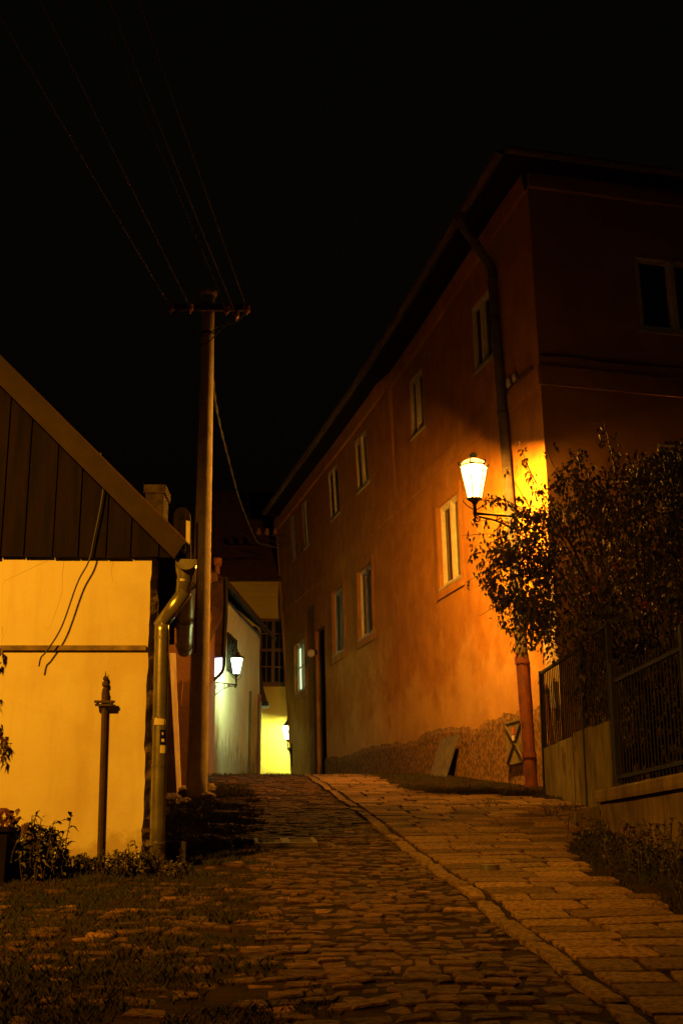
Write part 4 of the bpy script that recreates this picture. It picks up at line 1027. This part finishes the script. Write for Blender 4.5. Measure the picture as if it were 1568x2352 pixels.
for px in (594, 613, 632):
    c = at(px, 1228, 36.6)
    if i0 is None:
        mb = MB(); mb.lathe(ibk.location, [(.03, 0), (.065, .02), (.07, .09), (.045, .11), (.055, .16), (.02, .19)], 10); i0 = mb.build('insulator', 'brownporc', ibk, smooth=True); i0.location = c - ibk.location
    else: copy_part(i0, ibk, c - ibk.location)

# pier, old wall and rubble behind the cream house
w_ = MB(); n = 20
def pier(py, right, dz=0):
    px = (404 + (py - 1500) * .042 + 1.2 * noise.noise(Vector((0, py * .03, 2)))) if right else 389 + (py - 1500) * .055
    return at(px, py, 19.4 if right else 18.5)
for i in range(n):
    y0, y1 = 1500 + 345 * i / n, 1500 + 345 * (i + 1) / n
    w_.prism([pier(y1, 0), pier(y1, 1), pier(y0, 1), pier(y0, 0)], (-.4, .05, 0))
tag(w_.build('wall_pier', 'quoin'), 'narrow pale plastered pier lit orange beside the concrete pole', 'pier')
w_ = MB(); w_.prism([at(404, 1835, 20.5), at(440, 1835, 20.5), at(440, 1560, 20.5), at(404, 1575, 20.5)], (0, .3, 0)); w_.prism([at(404, 1600, 20.45), at(416, 1620, 20.45), at(420, 1560, 20.45), at(404, 1572, 20.45)], (0, .04, 0))
tag(w_.build('yard_wall', 'brownwall'), 'brown yard wall in shade between the pier and the concrete pole', 'wall')
for k in range(17):
    px, py = U(388, 500), U(1812, 1850)
    if k < 12: px, py = U(388, 440), U(1820, 1850)
    c = ground(px, py); r_ = U(.05, .12)
    mb = MB(); nlat, nlon = 5, 8; ph = U(0, 50); vs = []; fs = []
    for i in range(nlat + 1):
        for j in range(nlon):
            a, b = math.pi * i / nlat, 2 * math.pi * j / nlon; q = Vector((math.sin(a) * math.cos(b), math.sin(a) * math.sin(b), math.cos(a)))
            rr = r_ * (1 + .45 * noise.noise(q * 1.3 + Vector((ph, 0, 0)))); vs.append(c + Vector((q.x * rr * 1.25, q.y * rr, q.z * rr * .75 + r_ * .35)))
    for i in range(nlat):
        for j in range(nlon): fs.append((i * nlon + j, (i + 1) * nlon + j, (i + 1) * nlon + (j + 1) % nlon, i * nlon + (j + 1) % nlon))
    mb.add(vs, fs); tag(mb.build('rubble_stone', 'stone'), 'rough rubble stone lying by the foot of the concrete pole', 'stone', 'rubble stones at the pole foot')

# ------------------------------------------------------------------ houses at the end of the street
# brown house (left of the lane)
bh = thing('brown_house', 'brown plastered house in shade just right of the concrete pole', 'house', at(480, 1790, 26))
A, B = at(463, 1790, 23.5), at(490, 1790, 28.6)
w_ = MB(); zt2 = at(485, 1440, 27).z
w_.prism([Vector((A.x, A.y, .8)), Vector((B.x, B.y, .8)), Vector((B.x, B.y, zt2)), Vector((A.x, A.y, zt2))], (-4, 0, 0)); w_.build('wall', 'brownwall', bh)
w_ = MB(); w_.prism([at(478, 1345, 27.6), at(520, 1328, 27.6), at(519, 1385, 27.6), at(516, 1440, 27.6), at(514, 1508, 27.6), at(486, 1508, 27.6), at(478, 1470, 27.6)], (-1.2, 1.5, 0)); w_.build('overhang', 'rooftile', bh)
w_ = MB(); r0 = [at(474, 1480, 23.4), at(521, 1390, 28.9)]; rg = r0[0] + Vector((-2.6, 0, 2.6)); w_.add([r0[0], r0[1], r0[1] + Vector((-2.6, 0, 2.6)), rg, r0[0] - Vector((0, 0, .1)), r0[1] - Vector((0, 0, .1))], [(0, 1, 2, 3), (0, 4, 5, 1)])
w_.build('roof', 'rooftile', bh)
w_ = MB(); w_.tube(bez([at(520, 1325, 27.55), at(520, 1400, 27.55), at(516, 1480, 27.55), at(514, 1530, 27.55), at(506, 1548, 27.55), at(491, 1562, 27.6)], 6), .035, 7); w_.build('drainpipe', 'iron', bh)
w_ = MB(); w_.prism([at(487, 1556, 28.0), at(511, 1545, 28.0), at(512, 1511, 28.0), at(487, 1511, 28.0)], (0, .05, 0)); wo = w_.build('lit_window', 'litpane', bh)
wo['label'] = 'small bright white window under the dark overhang'
w_ = MB(); w_.tube([at(487, 1510, 27.96), at(512, 1510, 27.96), at(512, 1545, 27.96)], .02, 5); w_.build('frame', 'iron', wo)
c = at(497, 1320, 29.5)
w_ = MB(); w_.box((c.x - .45, 29.3, c.z - .9), (c.x + .02, 29.7, c.z + .0)); w_.build('chimney', 'brownwall', bh)
w_ = MB(); w_.lathe(Vector((at(500, 1320, 29.5).x, 29.4, at(500, 1320, 29.5).z)), [(.06, 0), (.055, .18), (.09, .19), (.10, .25), (.10, .36), (.07, .37)], 12); w_.build('chimney_pot', 'terracotta', bh)
# pale house lit by the second lantern
A, B = at(486, 1770, 30.2), at(592, 1770, 36.6)
A.z = B.z = 0; dd = (B - A).normalized(); nn2 = Vector((dd.y, -dd.x, 0)); LL = (B - A).length
ph_ = thing('pale_house', 'pale lime washed house lit greenish by the second lantern', 'house', (A.x, A.y, 1.8))
def PP(s, z, d=0): p = A + dd * s + nn2 * d; p.z = z; return p
zt3 = at(516, 1384, 32.0).z
w_ = MB(); n = 14
for i in range(n):
    for j in range(10):
        def Q(i_, j_): return PP(LL * i_ / n, 1.0 + (zt3 - 1.0) * j_ / 10, .03 * noise.noise(Vector((i_ * .6, j_ * .7, 30))) - .0)
        w_.quad(Q(i, j), Q(i + 1, j), Q(i + 1, j + 1), Q(i, j + 1))
w_.quad(PP(LL, 1.0), PP(LL, 1.0, -4), PP(LL, zt3, -4), PP(LL, zt3)); w_.quad(PP(0, 1.0), PP(0, 1.0, -4), PP(0, zt3, -4), PP(0, zt3))
w_.build('wall', 'greenwall', ph_)
w_ = MB(); e0, e1 = PP(-.3, zt3 + .02, .42), PP(LL + .35, zt3 - .06, .42); w_.add([e0, e1, PP(LL + .35, zt3 + 2.4, -2.6), PP(-.3, zt3 + 2.4, -2.6), e0 - Vector((0, 0, .10)), e1 - Vector((0, 0, .10)), PP(LL + .35, zt3 + 2.3, -2.6), PP(-.3, zt3 + 2.3, -2.6)],
                [(0, 1, 2, 3), (7, 6, 5, 4), (0, 4, 5, 1), (1, 5, 6, 2), (3, 7, 4, 0)]); w_.build('roof', 'rooftile', ph_)
# lattice window
def psol(px, py, d=0):
    p = vplane(px, py, A + nn2 * d, B + nn2 * d); return (p - A).dot(dd), p.z
s0, z1 = psol(525, 1452, .05); s1, _ = psol(544, 1470, .05); z0 = psol(530, 1545, .05)[1]
w_ = MB(); o = PP(s0, z0, .02); w_.obox(o, PP(s1, z0, .02) - o, (0, 0, z1 - z0), nn2 * .012); wn = w_.build('window', 'glass', ph_)
w_ = MB(); nb = 7
for i in range(-nb, nb + 1):
    for sg in (1, -1):
        P = []
        for k in range(25):
            t_ = k / 24; u = (i / nb * 1.9 + sg * t_ * 1.1); u = u if sg > 0 else u + .55
            if 0 <= u <= 1: P.append(PP(s0 + (s1 - s0) * u, z0 + (z1 - z0) * t_, .05))
        if len(P) > 1: w_.tube([P[0], P[-1]], .014, 4)
for s in (s0, s1): w_.tube([PP(s, z0, .05), PP(s, z1, .05)], .02, 4)
w_.build('lattice', 'iron', wn)
s0 = psol(571, 1600)[0]; w_ = MB(); w_.tube([PP(s0, 1.4, .05), PP(s0, 4.5, .05)], .04, 6); w_.build('drainpipe', 'gatesheet', ph_)
o = PP(LL - .28, 1.0, .01); w_ = MB(); w_.obox(o, dd * .27, nn2 * .07, (0, 0, 3.6)); w_.build('corner_pilaster', 'brownwall', ph_)
# sagging tiled eave at the far end
w_ = MB(); Yk = 37.0
left = [(572, 1440), (577, 1478), (578, 1500), (582, 1540), (590, 1580), (599, 1612)]; right = [(614, 1612), (605, 1580), (600, 1530), (597, 1480), (593, 1444), (585, 1438)]
w_.prism([at(a, b, Yk) for a, b in left] + [at(a, b, Yk) for a, b in right], (-.1, 1.6, 0)); w_.build('eave', 'rooftile', ph_)
w_ = MB()
for i in range(22):
    t_ = i / 21 * 4.999; k = int(t_); f = t_ - k; a = left[k][0] + (left[k + 1][0] - left[k][0]) * f; b = left[k][1] + (left[k + 1][1] - left[k][1]) * f
    c = at(a - 1, b, Yk - .08); w_.box((c.x - .05 - .03 * R(), c.y - .05, c.z - .035), (c.x + .05, c.y + .07, c.z + .02))
w_.build('eave_tiles', 'concrete', ph_)
w_ = MB(); w_.prism([at(597, 1621, Yk - .1), at(616, 1621, Yk - .1), at(616, 1611, Yk - .1), at(597, 1611, Yk - .1)], (0, .5, 0)); w_.build('gutter_end', 'iron', ph_)

# yellow building closing the street
YE = 40.6
yh = thing('yellow_building', 'yellow building with brown lattice window closing the end of the street', 'building', at(620, 1768, YE))
yx0, yx1 = at(430, 1600, YE).x, 4.0
wx0, wx1 = at(596, 1500, YE).x, at(657, 1500, YE).x; wz0, wz1 = at(620, 1572, YE).z, at(620, 1420, YE).z
ztc = at(590, 1362, YE).z
opening_wall(lambda s, z, d: Vector((s, YE - d, z)), cuts([wx0, wx1], yx0, yx1, 1), cuts([wz0, wz1], .8, ztc, 1), [(wx0, wx1, wz0, wz1)], .14, 'wall', 'yellow', yh)
w_ = MB(); w_.box((yx0, YE - .10, ztc - .16), (yx1, YE + .3, ztc)); w_.box((yx0, YE - .2, ztc + .001), (yx1, YE + .3, ztc + .2)); w_.box((yx0, YE - .32, ztc + .201), (yx1, YE + .3, ztc + .30)); w_.build('cornice', 'yellow', yh)
w_ = MB(); zr0 = ztc + .31; w_.add([(yx0 - .3, YE - .5, zr0), (yx1, YE - .5, zr0), (yx1, YE + 4, zr0 + 4.2), (yx0 - .3, YE + 4, zr0 + 4.2), (yx0 - .3, YE - .5, zr0 - .0), (yx1, YE - .5, zr0 - .005), (yx1, YE + .3, zr0 - .005), (yx0 - .3, YE + .3, zr0 - .005)], [(0, 1, 2, 3), (4, 7, 6, 5)]); w_.build('roof', 'rooftile', yh)
wf = MB(); fwx = (wx1 - wx0)
def wb(a, b, c, d, y0, y1): wf.box((wx0 + fwx * a, YE + y0, wz0 + (wz1 - wz0) * c), (wx0 + fwx * b, YE + y1, wz0 + (wz1 - wz0) * d))
wb(0.003, .07, .003, .997, .02, .11); wb(.93, .997, .003, .997, .02, .11); wb(.07, .93, .003, .04, .02, .11); wb(.07, .93, .96, .997, .02, .11)
wb(.45, .57, .04, .96, .02, .11); wb(.07, .45, .50, .54, .021, .109); wb(.57, .93, .50, .54, .021, .109)
for a, b in ((.07, .45), (.57, .93)):
    m_ = (a + b) / 2; wb(m_ - .018, m_ + .018, .04, .50, .04, .10); wb(m_ - .018, m_ + .018, .54, .96, .04, .10)
    for c in (.27, .77): wb(a, m_ - .018, c - .008, c + .008, .041, .099); wb(m_ + .018, b, c - .008, c + .008, .041, .099)
wfo = wf.build('window', 'brownpaint', yh)
mb = MB(); mb.quad((wx0, YE + .105, wz0), (wx1, YE + .105, wz0), (wx1, YE + .105, wz1), (wx0, YE + .105, wz1)); mb.build('pane', 'glass', wfo)
mb = MB(); mb.box((wx0 - .06, YE - .08, wz0 - .07), (wx1 + .06, YE - .002, wz0 - .004)); mb.build('sill', 'brownpaint', wfo)
pz0, pz1 = at(600, 1713, YE).z, at(600, 1672, YE).z; px0_, px1_ = at(585, 1700, YE).x, at(608, 1700, YE).x
mb = MB(); mb.box((px0_, YE - .03, pz0), (px1_, YE - .003, pz1)); mb.build('wall_panel', 'yellow', yh)

# ------------------------------------------------------------------ small things in the street
dg = thing('drain_grate', 'rusty iron drain grate set in the cobbles', 'drain grate', (-.53, 12.62, gz(12.62)))
def DG(x, y, dz): a = .10; X = -.53 + x * math.cos(a) - y * math.sin(a); Y = 12.62 + x * math.sin(a) + y * math.cos(a); return Vector((X, Y, gz(Y) + dz))
def dbox(mb, x0, x1, y0, y1, z0, z1):
    o = DG(x0, y0, z0); mb.obox(o, DG(x1, y0, z0) - o, DG(x0, y1, z0) - o, (0, 0, z1 - z0))
mb = MB()
for a in ((-.29, -.25, -.25, .25), (.25, .29, -.25, .25), (-.25, .25, -.25, -.21), (-.25, .25, .21, .25), (-.04, .04, -.21, .21)): dbox(mb, *a, -.03, .026)
mb.build('frame', 'oldzinc', dg)
mb = MB()
for i in range(8):
    y0 = -.20 + .052 * i; dbox(mb, -.25, -.04, y0, y0 + .026, -.03, .019); dbox(mb, .04, .25, y0, y0 + .026, -.03, .019)
mb.build('slats', 'oldzinc', dg)
c = ground(1123, 1997); z = gn(c.x, c.y) + .042
mb = MB(); mb.lathe((c.x, c.y, z), [(.085, -.05), (.085, 0), (.078, .004), (.072, 0), (.066, 0), (.060, .004), (.052, 0)], 24); mb.box((c.x - .035, c.y - .012, z), (c.x + .035, c.y + .012, z + .005))
tag(mb.build('valve_cover', 'zinc'), 'small round metal cover set in the pavement slabs', 'cover')

# ------------------------------------------------------------------ light
w = bpy.data.worlds.new('World'); sc.world = w; w.use_nodes = True
nd = w.node_tree.nodes; ln = w.node_tree.links; bg = nd['Background']
sky = nd.new('ShaderNodeTexSky'); sky.sky_type = 'NISHITA'; sky.sun_disc = False; sky.sun_elevation = math.radians(-4); sky.sun_rotation = math.radians(200)
wm = nd.new('ShaderNodeMixRGB'); wm.blend_type = 'MULTIPLY'; wm.inputs[0].default_value = 1; wm.inputs[2].default_value = (1.0, .82, .38, 1)   # town glow on the night air
ln.new(sky.outputs[0], wm.inputs[1]); ln.new(wm.outputs[0], bg.inputs[0]); bg.inputs[1].default_value = .10
l = bpy.data.lights.new('street_lamp_light', 'SPOT'); l.color = (1.0, .38, .012); l.energy = 3500; l.shadow_soft_size = .3
l.spot_size = math.radians(98); l.spot_blend = 1.0          # shaded street lamp left of the photographer, aimed down the lane
o = bpy.data.objects.new('street_lamp_light', l); COL.objects.link(o); o.location = (-4.4, 4.6, 5.2)
o.rotation_euler = Vector((.26, .70, -.70)).to_track_quat('-Z', 'Y').to_euler()

sc.view_settings.view_transform = 'Standard'; sc.view_settings.look = 'None'; sc.view_settings.exposure = 0; sc.view_settings.gamma = 1
sc.render.engine = 'CYCLES'; sc.cycles.use_denoising = True; sc.cycles.max_bounces = 6; sc.cycles.sample_clamp_indirect = 4
